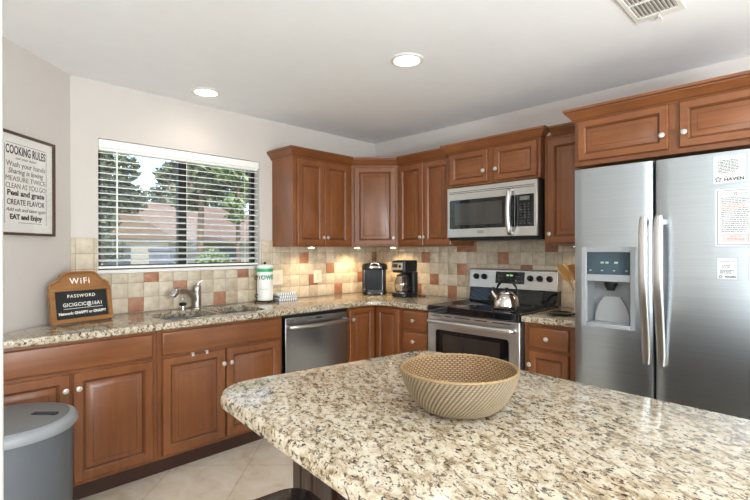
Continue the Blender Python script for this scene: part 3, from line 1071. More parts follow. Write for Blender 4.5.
rec.face([rec.add([(NO[0], -FX + .010, NO[2] + .006)]), rec.add([(NO[1], -FX + .010, NO[2] + .006)]), rec.add([(NO[1] - .02, -.724, NO[2] + .006)]), rec.add([(NO[0] + .02, -.724, NO[2] + .006)])], 0)
rec.face([rec.add([(NO[0], -FX + .010, 1.168)]), rec.add([(NO[1], -FX + .010, 1.168)]), rec.add([(NO[1] - .02, -.724, 1.168)]), rec.add([(NO[0] + .02, -.724, 1.168)])], 0)
part('recess', rec, plain('recess_grey', (.20, .21, .22), .4, .2, vary=.03), dp)
part('paddle', MB().plate([(.096, .945), (.274, .945), (.272, .985), (.256, 1.035), (.226, 1.085), (.144, 1.085), (.112, 1.035), (.098, .985)], -.742, -.728), plain('paddle_grey', (.30, .30, .30), .3, vary=.02), dp, bevel=.003)
part('nozzle', MB().lathe([(.034, 1.167), (.034, 1.150), (.022, 1.128), (.020, 1.118)], (.183, -.752, 0), 18), M_BLACK, dp)
part('drip_tray', MB().box(NO[0] + .02, NO[1] - .02, -FX + .012, -.73, NO[2] + .006, NO[2] + .012), M_SILV, dp)
for pr, x, nm in ((ld, .366, 'freezer_handle'), (rd, .431, 'fridge_handle')):
    mb = MB()
    rings = []
    for i in range(17):
        t = i / 16
        z = .762 + .742 * t
        bow = (1 - math.cos(PI * min(1, t / .62))) / 2 * (1 - .28 * max(0, (t - .75) / .25) ** 2.5)
        y = -FX - .012 - .056 * bow
        w = .0205 if .06 < t < .94 else .016
        d = .011
        pts = rrect(2 * w, 2 * d, .0105, 4)
        rings.append([(x + px, y + py, z) for px, py in pts])
    mb.loft(rings, 0, True, True, True, True)
    mb.box(x - .010, x + .010, -FX - .016, -FX + .006, .766, .800).box(x - .010, x + .010, -FX - .045, -FX + .006, 1.462, 1.490)
    part('handle', mb, M_HANDLE, pr)

# notices on the right door
M_SLEEVE = plain('clear_sleeve_edge', srgb(164, 172, 180), .3, vary=.01)
M_NAVY = plain('navy_ink', srgb(38, 44, 58), .6, vary=.05)
M_RED = plain('red_ink', srgb(196, 96, 84), .6, vary=.05)
M_BLUEP = plain('blue_print', srgb(70, 130, 150), .6, vary=.05)


def star_logo(mb, cx, cz, r, y):
    """open five-point star drawn as short strokes"""
    pts = []
    for k in range(10):
        a = PI / 2 + k * PI / 5
        q = r if k % 2 == 0 else r * .45
        pts.append((cx + q * math.cos(a), cz + q * math.sin(a)))
    for k in range(10):
        (ax, az), (bx, bz) = pts[k], pts[(k + 1) % 10]
        L = math.hypot(bx - ax, bz - az); nx, nz = -(bz - az) / L * r * .11, (bx - ax) / L * r * .11
        mb.plate([(ax - nx, az - nz), (bx - nx, bz - nz), (bx + nx, bz + nz), (ax + nx, az + nz)], y - .0004, y)
    return mb


def notice(x0, x1, z0, z1, label):
    t = thing('notice', label, 'notice', (-FX + .0, -2.392 - (x0 + x1) / 2, (z0 + z1) / 2), R90, 'notices on the refrigerator door')
    w, h = x1 - x0, z1 - z0
    yb = .0045 if x0 > .5 else .003
    yb = .006 * (2 * ((x0 + x1) / 2 - .39) / .518 - 1) ** 2 - .0012
    part('sleeve', MB().box(-w / 2, w / 2, yb - .0010, yb + .0004, -h / 2, h / 2), M_SLEEVE, t)
    return t, w, h, yb - .0010


def lines(t, y, x0, x1, z, n, dz, mat, th=.0030, name='text_lines'):
    mb = MB()
    rnd = random.Random(int(abs(z) * 1e5) + n)
    for i in range(n):
        zz = z - i * dz
        x = x0
        xe = x1 - rnd.random() * (x1 - x0) * .25
        while x < xe - .004:
            wl = .004 + rnd.random() * .010
            mb.box(x, min(xe, x + wl), y - .0004, y + .0001, zz - th / 2, zz + th / 2)
            x += wl + .0022
    return part(name, mb, mat, t)


t, w, h, y = notice(.622, .752, 1.636, 1.772, 'notice in a clear sleeve at the top of the right refrigerator door')
part('sheet', MB().box(-w / 2 + .008, w / 2 - .006, y - .0006, y, -h / 2 + .006, h / 2 - .006), M_PAPER, t)
text_mesh('heading', 'CHECK OUT INSTRUCTIONS', .0062, M_INKG, t, (0, y - .001, .050), FRONT)
lines(t, y - .0006, -.040, .040, .040, 9, .0068, M_INKG, .0034)
text_mesh('lettering', 'HAVEN', .0200, M_NAVY, t, (.018, y - .001, -.047), FRONT, sx=1.12, bold=.0006)
text_mesh('lettering', 'THE', .0060, M_NAVY, t, (-.012, y - .001, -.033), FRONT, bold=.0002)
part('star', star_logo(MB(), -.040, -.044, .013, y - .0006), M_NAVY, t)

t, w, h, y = notice(.626, .826, 1.345, 1.620, 'large framed house-rules notice in the middle of the refrigerator door')
part('sheet', MB().box(-w / 2 + .010, w / 2 - .006, y - .0006, y, -h / 2 + .008, h / 2 - .006), M_PAPER, t)
bo = MB()
bx0, bx1, bz0, bz1 = -w / 2 + .017, w / 2 - .014, -h / 2 + .014, h / 2 - .013
for q in ((bx0, bx1, bz0, bz0 + .002), (bx0, bx1, bz1 - .002, bz1), (bx0, bx0 + .002, bz0, bz1), (bx1 - .002, bx1, bz0, bz1)):
    bo.box(q[0], q[1], y - .001, y, q[2], q[3])
part('border', bo, M_NAVY, t)
part('star', star_logo(MB(), -.016, .108, .008, y - .0006), M_NAVY, t)
text_mesh('lettering', 'HAVEN', .0085, M_NAVY, t, (.014, y - .001, .107), FRONT)
lines(t, y - .0006, -.068, .040, .090, 4, .0078, M_INKG, .0034)
lines(t, y - .0006, -.068, .040, .058, 3, .0078, M_RED, .0034)
lines(t, y - .0006, -.068, .050, .034, 12, .0088, M_INKG, .0034)
part('picture', MB().box(.048, .080, y - .0012, y, .030, .082), M_BLUEP, t)
bo = MB()
for q in ((-.060, .030, -.108, -.106), (-.060, .030, -.078, -.076), (-.060, -.058, -.108, -.076), (.028, .030, -.108, -.076)):
    bo.box(q[0], q[1], y - .001, y, q[2], q[3])
part('red_box', bo, M_RED, t)
text_mesh('lettering', 'IMPORTANT', .0080, M_RED, t, (-.015, y - .001, -.085), FRONT, bold=.0002)
lines(t, y - .0006, -.050, .020, -.095, 2, .0062, M_RED, .0034)

t, w, h, y = notice(.638, .720, 1.198, 1.304, 'small notice low on the refrigerator door under the large notice')
part('sheet', MB().box(-w / 2 + .005, w / 2 - .005, y - .0006, y, -h / 2 + .005, h / 2 - .005), M_PAPER, t)
text_mesh('heading', 'WI-FI INFORMATION', .0058, M_INK, t, (0, y - .001, .033), FRONT)
lines(t, y - .0006, -.018, .018, .014, 2, .0075, M_INKG, .0034)
lines(t, y - .0006, -.026, .026, -.008, 3, .0062, M_INKG, .0034)
text_mesh('lettering', 'HAVEN', .0115, M_NAVY, t, (.012, y - .001, -.038), FRONT, sx=1.1, bold=.0004)
part('star', star_logo(MB(), -.024, -.038, .008, y - .0006), M_NAVY, t)

t, w, h, y = notice(.752, .860, 1.198, 1.314, 'white notice right of the small notice, cut off by the photo edge')
part('sheet', MB().box(-w / 2 + .005, w / 2 - .005, y - .0006, y, -h / 2 + .005, h / 2 - .005), M_PAPER, t)
lines(t, y - .0006, -.035, .035, .030, 7, .0085, M_INKG, .0034)

# ------------------------------------------------------------------ coffee makers
c = thing('pod_coffee_maker', 'black single-cup coffee maker with a silver band in the corner', 'coffee maker', (-.290, -.285, CT1), R45)
c.scale = (1.12, 1.05, 1.04)
BRN = plain('black_brown_gloss', (.016, .011, .009), .16, vary=.1)


def rr_ring(w, d, r, z, cy=0): return [(x, y, z) for x, y in rrect(w, d, r, 5, 0, cy)]


mb = MB().loft([rr_ring(.200, .19, .05, 0), rr_ring(.212, .20, .055, .006), rr_ring(.212, .20, .055, .028), rr_ring(.205, .195, .05, .034)], 0, True, True, True, True)
part('base', mb, BRN, c)
part('column', MB().loft([rr_ring(.196, .095, .035, .033, .05), rr_ring(.196, .095, .035, .235, .05)], 0, True, True, True, True), BRN, c)
part('front_panel', MB().box(-.062, .062, -.004, .004, .034, .232), plain('smoke_panel', (.035, .042, .05), .12, vary=.05), c, bevel=.003)
part('water_tank', MB().loft([rr_ring(.035, .14, .015, .034, .02), rr_ring(.035, .14, .015, .235, .02)], 0, True, True, True, True).xf((-.090, 0, 0)), plain('tank_smoke', (.028, .022, .020), .08, vary=.05, spec=.7), c)
part('head', MB().loft([rr_ring(.214, .195, .06, .228), rr_ring(.222, .205, .065, .236), rr_ring(.222, .205, .065, .262), rr_ring(.200, .19, .06, .284), rr_ring(.130, .13, .05, .294)], 0, True, True, True, True), BRN, c)
part('silver_band', MB().loft([rr_ring(.096, .02, .008, .246, -.100), rr_ring(.096, .02, .008, .262, -.100)], 0, True, True, True, True), M_CHROME, c)
part('handle', MB().tube([(-.040, -.105, .258), (-.030, -.112, .284), (0, -.112, .292), (.030, -.112, .284), (.040, -.105, .258)], .006, 8), M_CHROME, c)
part('drip_tray', MB().box(-.055, .055, -.092, -.02, .034, .040), M_CHROME, c, bevel=.002)
part('power_cord', MB().tube([(.095, .03, .010), (.130, .02, .006), (.155, .03, .005), (.165, .06, .005), (.15, .09, .005)], .0042, 8), M_BLACK, c)

c = thing('drip_coffee_maker', 'black drip coffee maker with a glass carafe right of the corner', 'coffee maker', (-.255, -.640, CT1), R90)
# local: front -y; width .17, depth .215
part('base', MB().loft([rr_ring(.165, .215, .05, 0), rr_ring(.176, .225, .055, .006), rr_ring(.176, .225, .055, .030), rr_ring(.168, .217, .05, .038)], 0, True, True, True, True), M_BLACK, c)
part('hot_plate', MB().lathe([(.062, .038), (.062, .042), (.055, .043)], (0, -.040, 0), 28), M_CHROME, c)
part('tower', MB().loft([rr_ring(.158, .075, .025, .036, .070), rr_ring(.158, .078, .025, .225, .066)], 0, True, True, True, True), M_BLACK, c)
part('brew_head', MB().loft([rr_ring(.150, .195, .045, .222, -.002), rr_ring(.166, .212, .05, .232), rr_ring(.170, .216, .05, .318), rr_ring(.166, .212, .05, .330), rr_ring(.10, .14, .04, .334)], 0, True, True, True, True), M_BLACK, c)
cpn = part('control_panel', MB().box(-.070, .070, -.116, -.104, .246, .312), M_STEELW, c, bevel=.003)
part('display', MB().box(-.048, .018, -.1175, -.1155, .266, .300), M_GLOSSB, cpn)
part('dial', MB().lathe([(.013, 0), (.013, -.006), (.010, -.008)], (.045, -.1155, .279), 16, axis='y'), M_BLACK, cpn)
M_CARAFE = glass('carafe_glass', (.92, .92, .90))
cf = part('carafe', MB().lathe([(.050, .044), (.060, .050), (.066, .085), (.066, .120), (.058, .158), (.047, .178), (.048, .188), (.045, .188), (.044, .177), (.055, .157), (.063, .120), (.063, .085), (.057, .053), (.02, .047)], (0, -.040, 0), 32), M_CARAFE, c)
part('coffee_band', MB().lathe([(.0665, .112), (.0670, .114), (.0670, .122), (.0665, .124)], (0, -.040, 0), 32, cap0=False, cap1=False), M_CHROME, cf)
part('carafe_lid', MB().lathe([(.044, .188), (.050, .190), (.050, .200), (.030, .207)], (0, -.040, 0), 24), M_BLACK, cf)
h = [(.048, -.052, .182), (.085, -.062, .182), (.098, -.066, .160), (.094, -.066, .110), (.072, -.058, .082)]
part('carafe_handle', MB().tube(h, [.008, .009, .010, .009, .007], 10), M_BLACK, cf)
part('power_cord', MB().tube([(.070, .095, .015), (.095, .105, .006), (.120, .100, .005), (.14, .08, .005), (.15, .12, .005)], .004, 8), M_BLACK, c)

# ------------------------------------------------------------------ paper towels, cloths, outlets
c = thing('paper_towel_holder', 'dark wire paper towel stand beside the sink', 'paper towel holder', (-1.400, -.125, CT1))
mb = MB()
ring = [(.078 * math.cos(2 * PI * i / 28), .078 * math.sin(2 * PI * i / 28), .014) for i in range(29)]
mb.tube(ring, .0035, 6, caps=False)
for a in (20, 140, 260):
    mb.lathe([(.008, 0), (.010, .006), (.008, .012)], (.078 * math.cos(math.radians(a)), .078 * math.sin(math.radians(a)), 0), 10)
mb.tube([(-.078, 0, .014), (.078, 0, .014)], .0035, 6)
M_IRON = plain('dark_iron', (.03, .022, .018), .45, .6, vary=.1)
part('base', mb, M_IRON, c)
part('post', MB().tube([(0, 0, .014), (0, 0, .318)], .005, 8).lathe([(.006, .312), (.011, .320), (.009, .328), (.003, .333)], seg=12), M_IRON, c)
g = [(-.078, .0, .014), (-.088, -.012, .05), (-.086, -.012, .12), (-.084, -.012, .19), (-.080, -.012, .225)]
sw = MB().tube(g, .0032, 6)
for z0 in (.06, .205):
    sw.tube([(-.086 + .013 * math.cos(a), -.012 + .002 * math.sin(a), z0 + .016 * math.sin(a)) for a in [2 * PI * k / 14 for k in range(13)]], .003, 6)
part('tension_arm', sw, M_IRON, c)
c = thing('paper_towel_roll', 'wrapped white paper towel roll with green printing on the wire stand', 'paper towel roll', (-1.400, -.125, CT1 + .018))
c.scale = (1.0, 1.0, 1.10)
M_ROLL = plain('paper_roll', srgb(240, 242, 238), .45, vary=.02, bump=.1, bscale=40)
M_GRN = plain('green_print', srgb(48, 168, 110), .45, vary=.05)
part('roll', MB().lathe([(.020, 0), (.060, 0), (.0645, .004), (.0645, .255), (.060, .262), (.030, .266), (.020, .262), (.020, 0)], seg=40, cap0=False, cap1=False), M_ROLL, c)
part('green_band', MB().lathe([(.0645, .212), (.0652, .2125), (.0652, .2345), (.0645, .235)], seg=40, cap0=False, cap1=False), M_GRN, c)
part('green_band', MB().lathe([(.0645, .238), (.0651, .2382), (.0651, .2410), (.0645, .2412)], seg=40, cap0=False, cap1=False), M_GRN, c)
# lettering bent round the roll
tx = text_mesh('lettering', 'TOWELS', .046, M_GRN, c, (0, 0, 0), Matrix.Identity(3), bold=.002)
for v in tx.data.vertices:
    a = math.radians(-112) + (v.co.x + .020) / .0652
    z = v.co.y
    v.co = (.0652 * math.cos(a), .0652 * math.sin(a), .170 + z)
tx = text_mesh('lettering', 'EVERYDAY 2-PLY', .010, M_GRN, c, (0, 0, 0), Matrix.Identity(3))
for v in tx.data.vertices:
    a = math.radians(-130) + v.co.x / .0651
    z = v.co.y
    v.co = (.0651 * math.cos(a), .0651 * math.sin(a), .085 + z)

# striped dish cloths
mcl, nt, b = new_mat('striped_cloth')
mp = coords(nt)
sx = node(nt, 'ShaderNodeSeparateXYZ'); nt.links.new(mp.outputs[0], sx.inputs[0])
mm = node(nt, 'ShaderNodeMath', operation='MULTIPLY'); mm.inputs[1].default_value = 48.; nt.links.new(sx.outputs['X'], mm.inputs[0])
fr_ = node(nt, 'ShaderNodeMath', operation='FRACT'); nt.links.new(mm.outputs[0], fr_.inputs[0])
r = ramp(nt, [(0, srgb(238, 238, 236)), (.66, srgb(236, 236, 236)), (.70, srgb(122, 136, 160)), (.94, srgb(122, 136, 160)), (.98, srgb(238, 238, 236))])
nt.links.new(fr_.outputs[0], r.inputs[0]); nt.links.new(r.outputs[0], b.inputs['Base Color'])
b.inputs['Roughness'].default_value = .9
zc = CT1
for i, (dx, dy, rz, hh, lb) in enumerate(((0, 0, -.10, .023, 'striped dish cloth at the bottom of the folded stack'), (.004, .003, -.03, .022, 'striped dish cloth in the middle of the folded stack'),
                                           (-.004, .0, -.16, .024, 'striped dish cloth on top of the folded stack'))):
    rings = []
    nx, ny = 12, 8
    mb = MB()
    w, d = .180 - i * .008, .130 - i * .004
    prof = rrect(w, d, .012, 4)
    rnd = random.Random(i + 3)
    ph = rnd.random() * 6
    for q, z in ((-.006, 0), (0, .004), (.001, hh * .5), (-.001, hh * .52), (0, hh - .003), (-.006, hh), (-.030, hh + .0005)):
        rings.append([(x * (1 + 2 * q / w), y * (1 + 2 * q / d), z + (.0025 * math.sin(x * 50 + ph) if z > hh * .7 and i == 2 else 0)) for x, y in prof])
    mb.loft(rings, 0, True, True, True, True)
    o = link_mesh('dish_cloth', mb, mcl, smooth_angle=60)
    o.location = (-1.215 + dx, -.135 + dy, zc)
    o.rotation_euler = (0, 0, rz)
    tag(o, lb, 'dish cloth', 'folded striped dish cloths')
    zc += hh + .0008

M_PLATE = plain('almond_plate', srgb(226, 218, 204), .35, vary=.01)
M_PLATES = plain('almond_insert', srgb(214, 205, 190), .35, vary=.01)
c = thing('wall_outlet', 'wide double-gang almond outlet plate behind the paper towels', 'outlet', (-1.238, -TT, 1.104), 0, 'almond wall plates')
part('cover_plate', MB().box(-.082, .082, -.006, 0, -.062, .062), M_PLATE, c, bevel=.003)
part('socket', MB().box(-.058, -.022, -.008, -.006, -.034, .034), M_PLATES, c, bevel=.001)
part('switch', MB().box(.022, .058, -.009, -.006, -.034, .034), M_PLATES, c, bevel=.001)
c = thing('wall_switch', 'single almond switch plate under the two-door wall cabinet', 'switch', (-.772, -TT, 1.094), 0, 'almond wall plates')
part('cover_plate', MB().box(-.046, .046, -.006, 0, -.058, .058), M_PLATE, c, bevel=.003)
part('switch', MB().box(-.017, .017, -.009, -.006, -.034, .034), M_PLATES, c, bevel=.001)

# ------------------------------------------------------------------ wi-fi sign
M_PINE = wood('honey_pine', True, (1.45, 1.95, 2.0), .5)
sg = thing('wifi_sign', 'small arched wooden sign with a chalkboard giving the wi-fi password', 'sign', (-2.715, -.262, CT1), math.radians(17))
SWD, SHH = .175, .300


def sign_xf(mb): return mb.xf((0, 0, .004), 0, math.radians(-9))


arch = [(-SWD, 0), (SWD, 0), (SWD, .208)]
arch += [(.170, .228), (.154, .240), (.134, .248), (.120, .262), (.106, .282), (.085, .296), (.05, SHH)]
arch += [(-x, z) for x, z in reversed(arch[2:])]
part('board', sign_xf(MB().plate(arch, -.006, .008)), M_PINE, sg, bevel=.003)
fb = MB().box(-SWD, SWD, -.020, -.006, 0, .026).box(-SWD, SWD, -.020, -.006, .185, .207).box(-SWD, -SWD + .026, -.020, -.006, .026, .185).box(SWD - .026, SWD, -.020, -.006, .026, .185)
part('frame', sign_xf(fb), M_PINE, sg, bevel=.002)
# raised rim that follows the arch
top = [(SWD - .005, .206)] + [(x * .975, z - .004) for x, z in arch[2:-1]] + [(-SWD + .005, .206)]
part('rim', sign_xf(MB().tube([(x, -.010, z) for x, z in top], .0065, 6)), M_PINE, sg)
part('chalkboard', sign_xf(MB().box(-SWD + .026, SWD - .026, -.0085, -.006, .026, .185)), plain('chalkboard', (.010, .010, .010), .6, vary=.3), sg)
ROT = Matrix.Rotation(math.radians(-9), 3, 'X') @ FRONT


def sign_text(body, size, z, y=-.0092, **k):
    p = Matrix.Rotation(math.radians(-9), 3, 'X') @ Vector((k.pop('x', 0), y, z)) + Vector((0, 0, .004))
    return text_mesh('lettering', body, size, M_CHALK, sg, p, ROT, **k)


sign_text('WiFi', .050, .243, -.0068, spacing=1.25, bold=.0006)
sign_text('PASSWORD', .026, .155, spacing=1.25, bold=.0003)
sign_text('GICIGCIC@16A1', .030, .105, x=.006, spacing=1.12, sx=.92, bold=.0004)
sign_text('Network: GNAPPY or GNAPPY', .0225, .056, x=.002, sx=.90, bold=.0007)
part('underline', sign_xf(MB().box(-.105, .120, -.0093, -.0085, .082, .0845)), M_CHALK, sg)

# ------------------------------------------------------------------ framed print on the angled wall
M_WALNUT = wood('walnut_frame', False, (.36, .50, .72), .5)
# frame of the angled wall: local x runs up-right along the wall, front faces the room
pc = thing('picture_frame', 'framed cooking rules print in a thin brown frame', 'picture', (-2.8345 - .2191, -.1085 - .2191, 1.425), PI / 4)
# right edge of the frame is at local x = +.30
pw0, pw1, ph = -.115, .30, .548
fb = MB()
fb.box(pw0, pw1, -.022, -.002, 0, .014).box(pw0, pw1, -.022, -.002, ph - .014, ph).box(pw0, pw0 + .014, -.022, -.002, .014, ph - .014).box(pw1 - .014, pw1, -.022, -.002, .014, ph - .014)
part('frame', fb, M_WALNUT, pc, bevel=.0015)
M_MATB = plain('print_paper', srgb(246, 243, 238), .6, vary=.01)
part('print', MB().box(pw0 + .014, pw1 - .014, -.010, -.003, .014, ph - .014), M_MATB, pc)
M_DIM = plain('faded_ink', (.16, .145, .13), .6, vary=.15)


def rule(body, width, hgt, z, **k):
    o = text_mesh('lettering', body, .1, k.pop('mat', M_INK), pc, (0, 0, 0), Matrix.Identity(3), **k)
    xs = [v.co.x for v in o.data.vertices]; ys = [v.co.y for v in o.data.vertices]
    w0, h0, cx, cy = max(xs) - min(xs), max(ys) - min(ys), (max(xs) + min(xs)) / 2, (max(ys) + min(ys)) / 2
    for v in o.data.vertices:
        x, y, zz = v.co
        v.co = (.088 + (x - cx) * width / w0, -.0104 - zz, z + (y - cy) * hgt / h0)
    return o


rule('COOKING RULES', .285, .048, .455, bold=.002, spacing=1.04)
rule('use your heart', .150, .018, .412, shear=.3, mat=M_DIM)
rule('Wash your hands', .280, .038, .375, mat=M_DIM)
rule('Sharing is loving', .250, .036, .338, shear=.2)
rule('MEASURE TWICE', .285, .026, .302, mat=M_DIM)
rule('CLEAN AS YOU GO', .285, .028, .263, mat=M_DIM)
rule('Peel and grate', .265, .040, .221, bold=.003)
rule('CREATE FLAVOR', .270, .030, .177, bold=.001)
rule('Add salt and taste again', .285, .024, .134, shear=.35)
rule('EAT and Enjoy', .230, .038, .094, bold=.004)
bo = MB()
for q in ((-.055, .235, .488, .490), (.236, .238, .060, .480), (-.062, -.060, .060, .480), (.03, .20, .066, .068)):
    bo.box(q[0], q[1], -.0106, -.0100, q[2], q[3])
part('printed_border', bo, M_INK, pc)
part('glass', MB().box(pw0 + .014, pw1 - .014, -.0130, -.0122, .014, ph - .014), M_PANE, pc)

# ------------------------------------------------------------------ island
IP1, IP2, IP3, IP4 = Vector((-2.760, -2.020)), Vector((-1.845, -2.166)), Vector((-1.962, -4.02)), Vector((-2.962, -4.00))


def round_poly(pts, rads, n=7):
    out = []
    N = len(pts)
    for i, p in enumerate(pts):
        a = (pts[i - 1] - p).normalized(); b_ = (pts[(i + 1) % N] - p).normalized()
        ang = a.angle(b_)
        t = rads[i] / math.tan(ang / 2)
        c_ = p + (a + b_).normalized() * (rads[i] / math.sin(ang / 2))
        s0, s1 = p + a * t - c_, p + b_ * t - c_
        a0 = math.atan2(s0.y, s0.x); a1 = math.atan2(s1.y, s1.x)
        while a1 - a0 > PI: a1 -= 2 * PI
        while a1 - a0 < -PI: a1 += 2 * PI
        for k in range(n + 1):
            q = a0 + (a1 - a0) * k / n
            out.append((c_.x + rads[i] * math.cos(q), c_.y + rads[i] * math.sin(q)))
    return out


poly = round_poly([IP1, IP4, IP3, IP2], [.14, .06, .06, .10])
ic = link_mesh('island_countertop', stone(poly, [], .872, .914, .016), M_GRAN, keep_flat=True)
tag(ic, 'large speckled granite island top with rounded corners in the foreground', 'countertop', 'stone countertops')
# base: its own frame follows the stone
ia = math.atan2(-.146, .915) * .75
ib = thing('kitchen_island', 'dark brown panelled base under the granite island top', 'kitchen island', (-2.490, -2.135, 0), ia)
part('body', MB().box(0, .570, -1.78, 0, .0, .871), M_ISL, ib, bevel=.002)
part('base_trim', MB().box(-.014, 0, -1.78, .014, 0, .11).box(-.014, .584, 0, .014, 0, .11).box(.570, .584, -1.78, 0, 0, .11), M_ISL, ib, bevel=.003)
XI = ((0, 0, 0), -PI / 2)      # panels on the side that faces -x
for y0, y1 in ((.055, .235), (.285, .62), (.67, 1.15), (1.20, 1.72)):
    p_ = panel(y0, y1, .14, .845, 0, .9)
    # panel built facing -y; turn to face -x
    p_.xf((0, 0, 0), -PI / 2)
    part('panel', p_, [M_ISL, M_TOE], ib)
part('corner_post', MB().box(-.020, .0, -.045, .004, .11, .871), M_ISL, ib, bevel=.003)

# ------------------------------------------------------------------ woven bowl
def fibre(name, cols):
    m, nt, b = new_mat(name)
    tc = nt.nodes.new('ShaderNodeTexCoord')
    at = node(nt, 'ShaderNodeAttribute', attribute_name='weave')
    no = node(nt, 'ShaderNodeTexNoise', i_Scale=40., i_Detail=4.)
    nt.links.new(tc.outputs['Object'], no.inputs['Vector'])
    ad = node(nt, 'ShaderNodeMath', operation='MULTIPLY_ADD'); ad.inputs[1].default_value = .22; ad.inputs[2].default_value = -.11
    nt.links.new(no.outputs['Fac'], ad.inputs[0])
    a2 = node(nt, 'ShaderNodeMath', operation='ADD'); nt.links.new(at.outputs['Fac'], a2.inputs[0]); nt.links.new(ad.outputs[0], a2.inputs[1])
    r = ramp(nt, [(.05, cols[0]), (.5, cols[1]), (.95, cols[2])])
    nt.links.new(a2.outputs[0], r.inputs[0]); nt.links.new(r.outputs[0], b.inputs['Base Color'])
    b.inputs['Roughness'].default_value = .6
    return m


M_FIBO = fibre('woven_fibre_outside', (srgb(58, 46, 33), srgb(106, 90, 68), srgb(142, 125, 98)))
M_FIBI = fibre('woven_fibre_inside', (srgb(62, 42, 24), srgb(126, 94, 58), srgb(168, 138, 98)))


def weave_surface(prof, nth, nrow, per, amp, sign):
    """surface of revolution carrying a slanted basket weave as real relief"""
    # arc length resample
    L = [0]
    for i in range(1, len(prof)): L.append(L[-1] + math.hypot(prof[i][0] - prof[i - 1][0], prof[i][1] - prof[i - 1][1]))
    tot = L[-1]
    pts, wv = [], []
    for k in range(nrow + 1):
        s = tot * k / nrow
        i = max(j for j in range(len(L)) if L[j] <= s + 1e-9)
        i = min(i, len(prof) - 2)
        f = (s - L[i]) / (L[i + 1] - L[i])
        rr = prof[i][0] + f * (prof[i + 1][0] - prof[i][0]); zz = prof[i][1] + f * (prof[i + 1][1] - prof[i][1])
        tx, tz = prof[i + 1][0] - prof[i][0], prof[i + 1][1] - prof[i][1]
        q = math.hypot(tx, tz); nx, nz = tz / q * sign, -tx / q * sign
        row = s / .0060
        for j in range(nth):
            th = 2 * PI * j / nth
            v = row - math.floor(row)
            if sign > 0:                                  # slanted cords outside
                c1 = per * th / (2 * PI) - .36 * row
                u = c1 - math.floor(c1)
                hgt = (max(0, math.sin(PI * u)) ** .7) * (.45 + .55 * max(0, math.sin(PI * v)) ** .6)
            else:                                         # staggered stitches inside
                c1 = per * th / (2 * PI) + .5 * (math.floor(row) % 2)
                u = c1 - math.floor(c1)
                hgt = (max(0, math.sin(PI * u)) ** .5) * (.15 + .85 * max(0, math.sin(PI * v)) ** .8)
            d = amp * (hgt - .35)
            pts.append(((rr + nx * d) * math.cos(th), (rr + nx * d) * math.sin(th), zz + nz * d)); wv.append(hgt)
    return pts, wv


bw = thing('woven_bowl', 'round woven natural fibre bowl on the granite island', 'bowl', (-2.371, -2.703, .9142))
outp = [(.078, .002), (.096, .007), (.114, .020), (.131, .042), (.144, .068), (.152, .092), (.156, .108)]
inp = [(.151, .108), (.147, .094), (.138, .070), (.124, .044), (.106, .024), (.080, .013), (.03, .011)]
for nm, pr, nt_, nr_, per, sg_ in (('outer_wall', outp, 560, 150, 80, 1), ('lining', inp, 480, 130, 60, -1)):
    pts, wv = weave_surface(pr, nt_, nr_, per, .0036 if sg_ > 0 else .0028, sg_)
    mb = MB(); mb.add(pts)
    for k in range(nr_):
        for j in range(nt_):
            j2 = (j + 1) % nt_
            mb.face((k * nt_ + j, k * nt_ + j2, (k + 1) * nt_ + j2, (k + 1) * nt_ + j), 0, True)
    if nm == 'outer_wall':
        mb.face(list(reversed(range(nt_))), 0)
    else:
        mb.face([nr_ * nt_ + j for j in range(nt_)], 0)
    o = part(nm, mb, M_FIBO if sg_ > 0 else M_FIBI, bw, smooth_angle=180)
    at_ = o.data.attributes.new('weave', 'FLOAT', 'POINT')
    at_.data.foreach_set('value', wv)
rim = MB()
seg = 200
for ph in (0, PI):
    rim.tube([((.153 + .0012 * math.cos(i * .9 + ph)) * math.cos(2 * PI * i / seg), (.153 + .0012 * math.cos(i * .9 + ph)) * math.sin(2 * PI * i / seg), .109 + .0012 * math.sin(i * .9 + ph)) for i in range(seg + 1)], .0032, 6, caps=False)
o = part('rim', rim, fibre('rim_fibre', (srgb(84, 62, 38), srgb(130, 103, 68), srgb(154, 126, 88))), bw)
at_ = o.data.attributes.new('weave', 'FLOAT', 'POINT')
at_.data.foreach_set('value', [.7] * len(o.data.vertices))

# ------------------------------------------------------------------ stool tucked under the island
st = thing('bar_stool', 'black upholstered bar stool tucked under the island overhang', 'stool', (-2.787, -2.445, 0), ia)
st.scale = (1, 1, 1.045)
M_VINYL = plain('black_vinyl', (.012, .013, .015), .24, vary=.1, bump=.15, bscale=180)
mb = MB().loft([[(x, y, z) for x, y in rrect(.36 + 2 * g, .36 + 2 * g, .07, 6)] for g, z in ((-.012, .560), (0, .570), (.002, .600), (-.006, .618), (-.030, .630), (-.09, .636))], 0, True, True, True, True)
part('seat', mb, M_VINYL, st)
M_LEG = plain('black_leg_wood', (.014, .012, .011), .35, vary=.1)
for sx_ in (-1, 1):
    for sy_ in (-1, 1):
        part('leg', MB().loft([[(x + sx_ * .150, y + sy_ * .150, .560) for x, y in rrect(.036, .036, .004, 2)], [(x + sx_ * .185, y + sy_ * .185, 0) for x, y in rrect(.028, .028, .004, 2)]], 0, True, True, True, True), M_LEG, st)
for k in range(4):
    part('stretcher', MB().box(-.172, .172, -.182, -.164, .20, .228).xf((0, 0, 0), k * PI / 2), M_LEG, st)

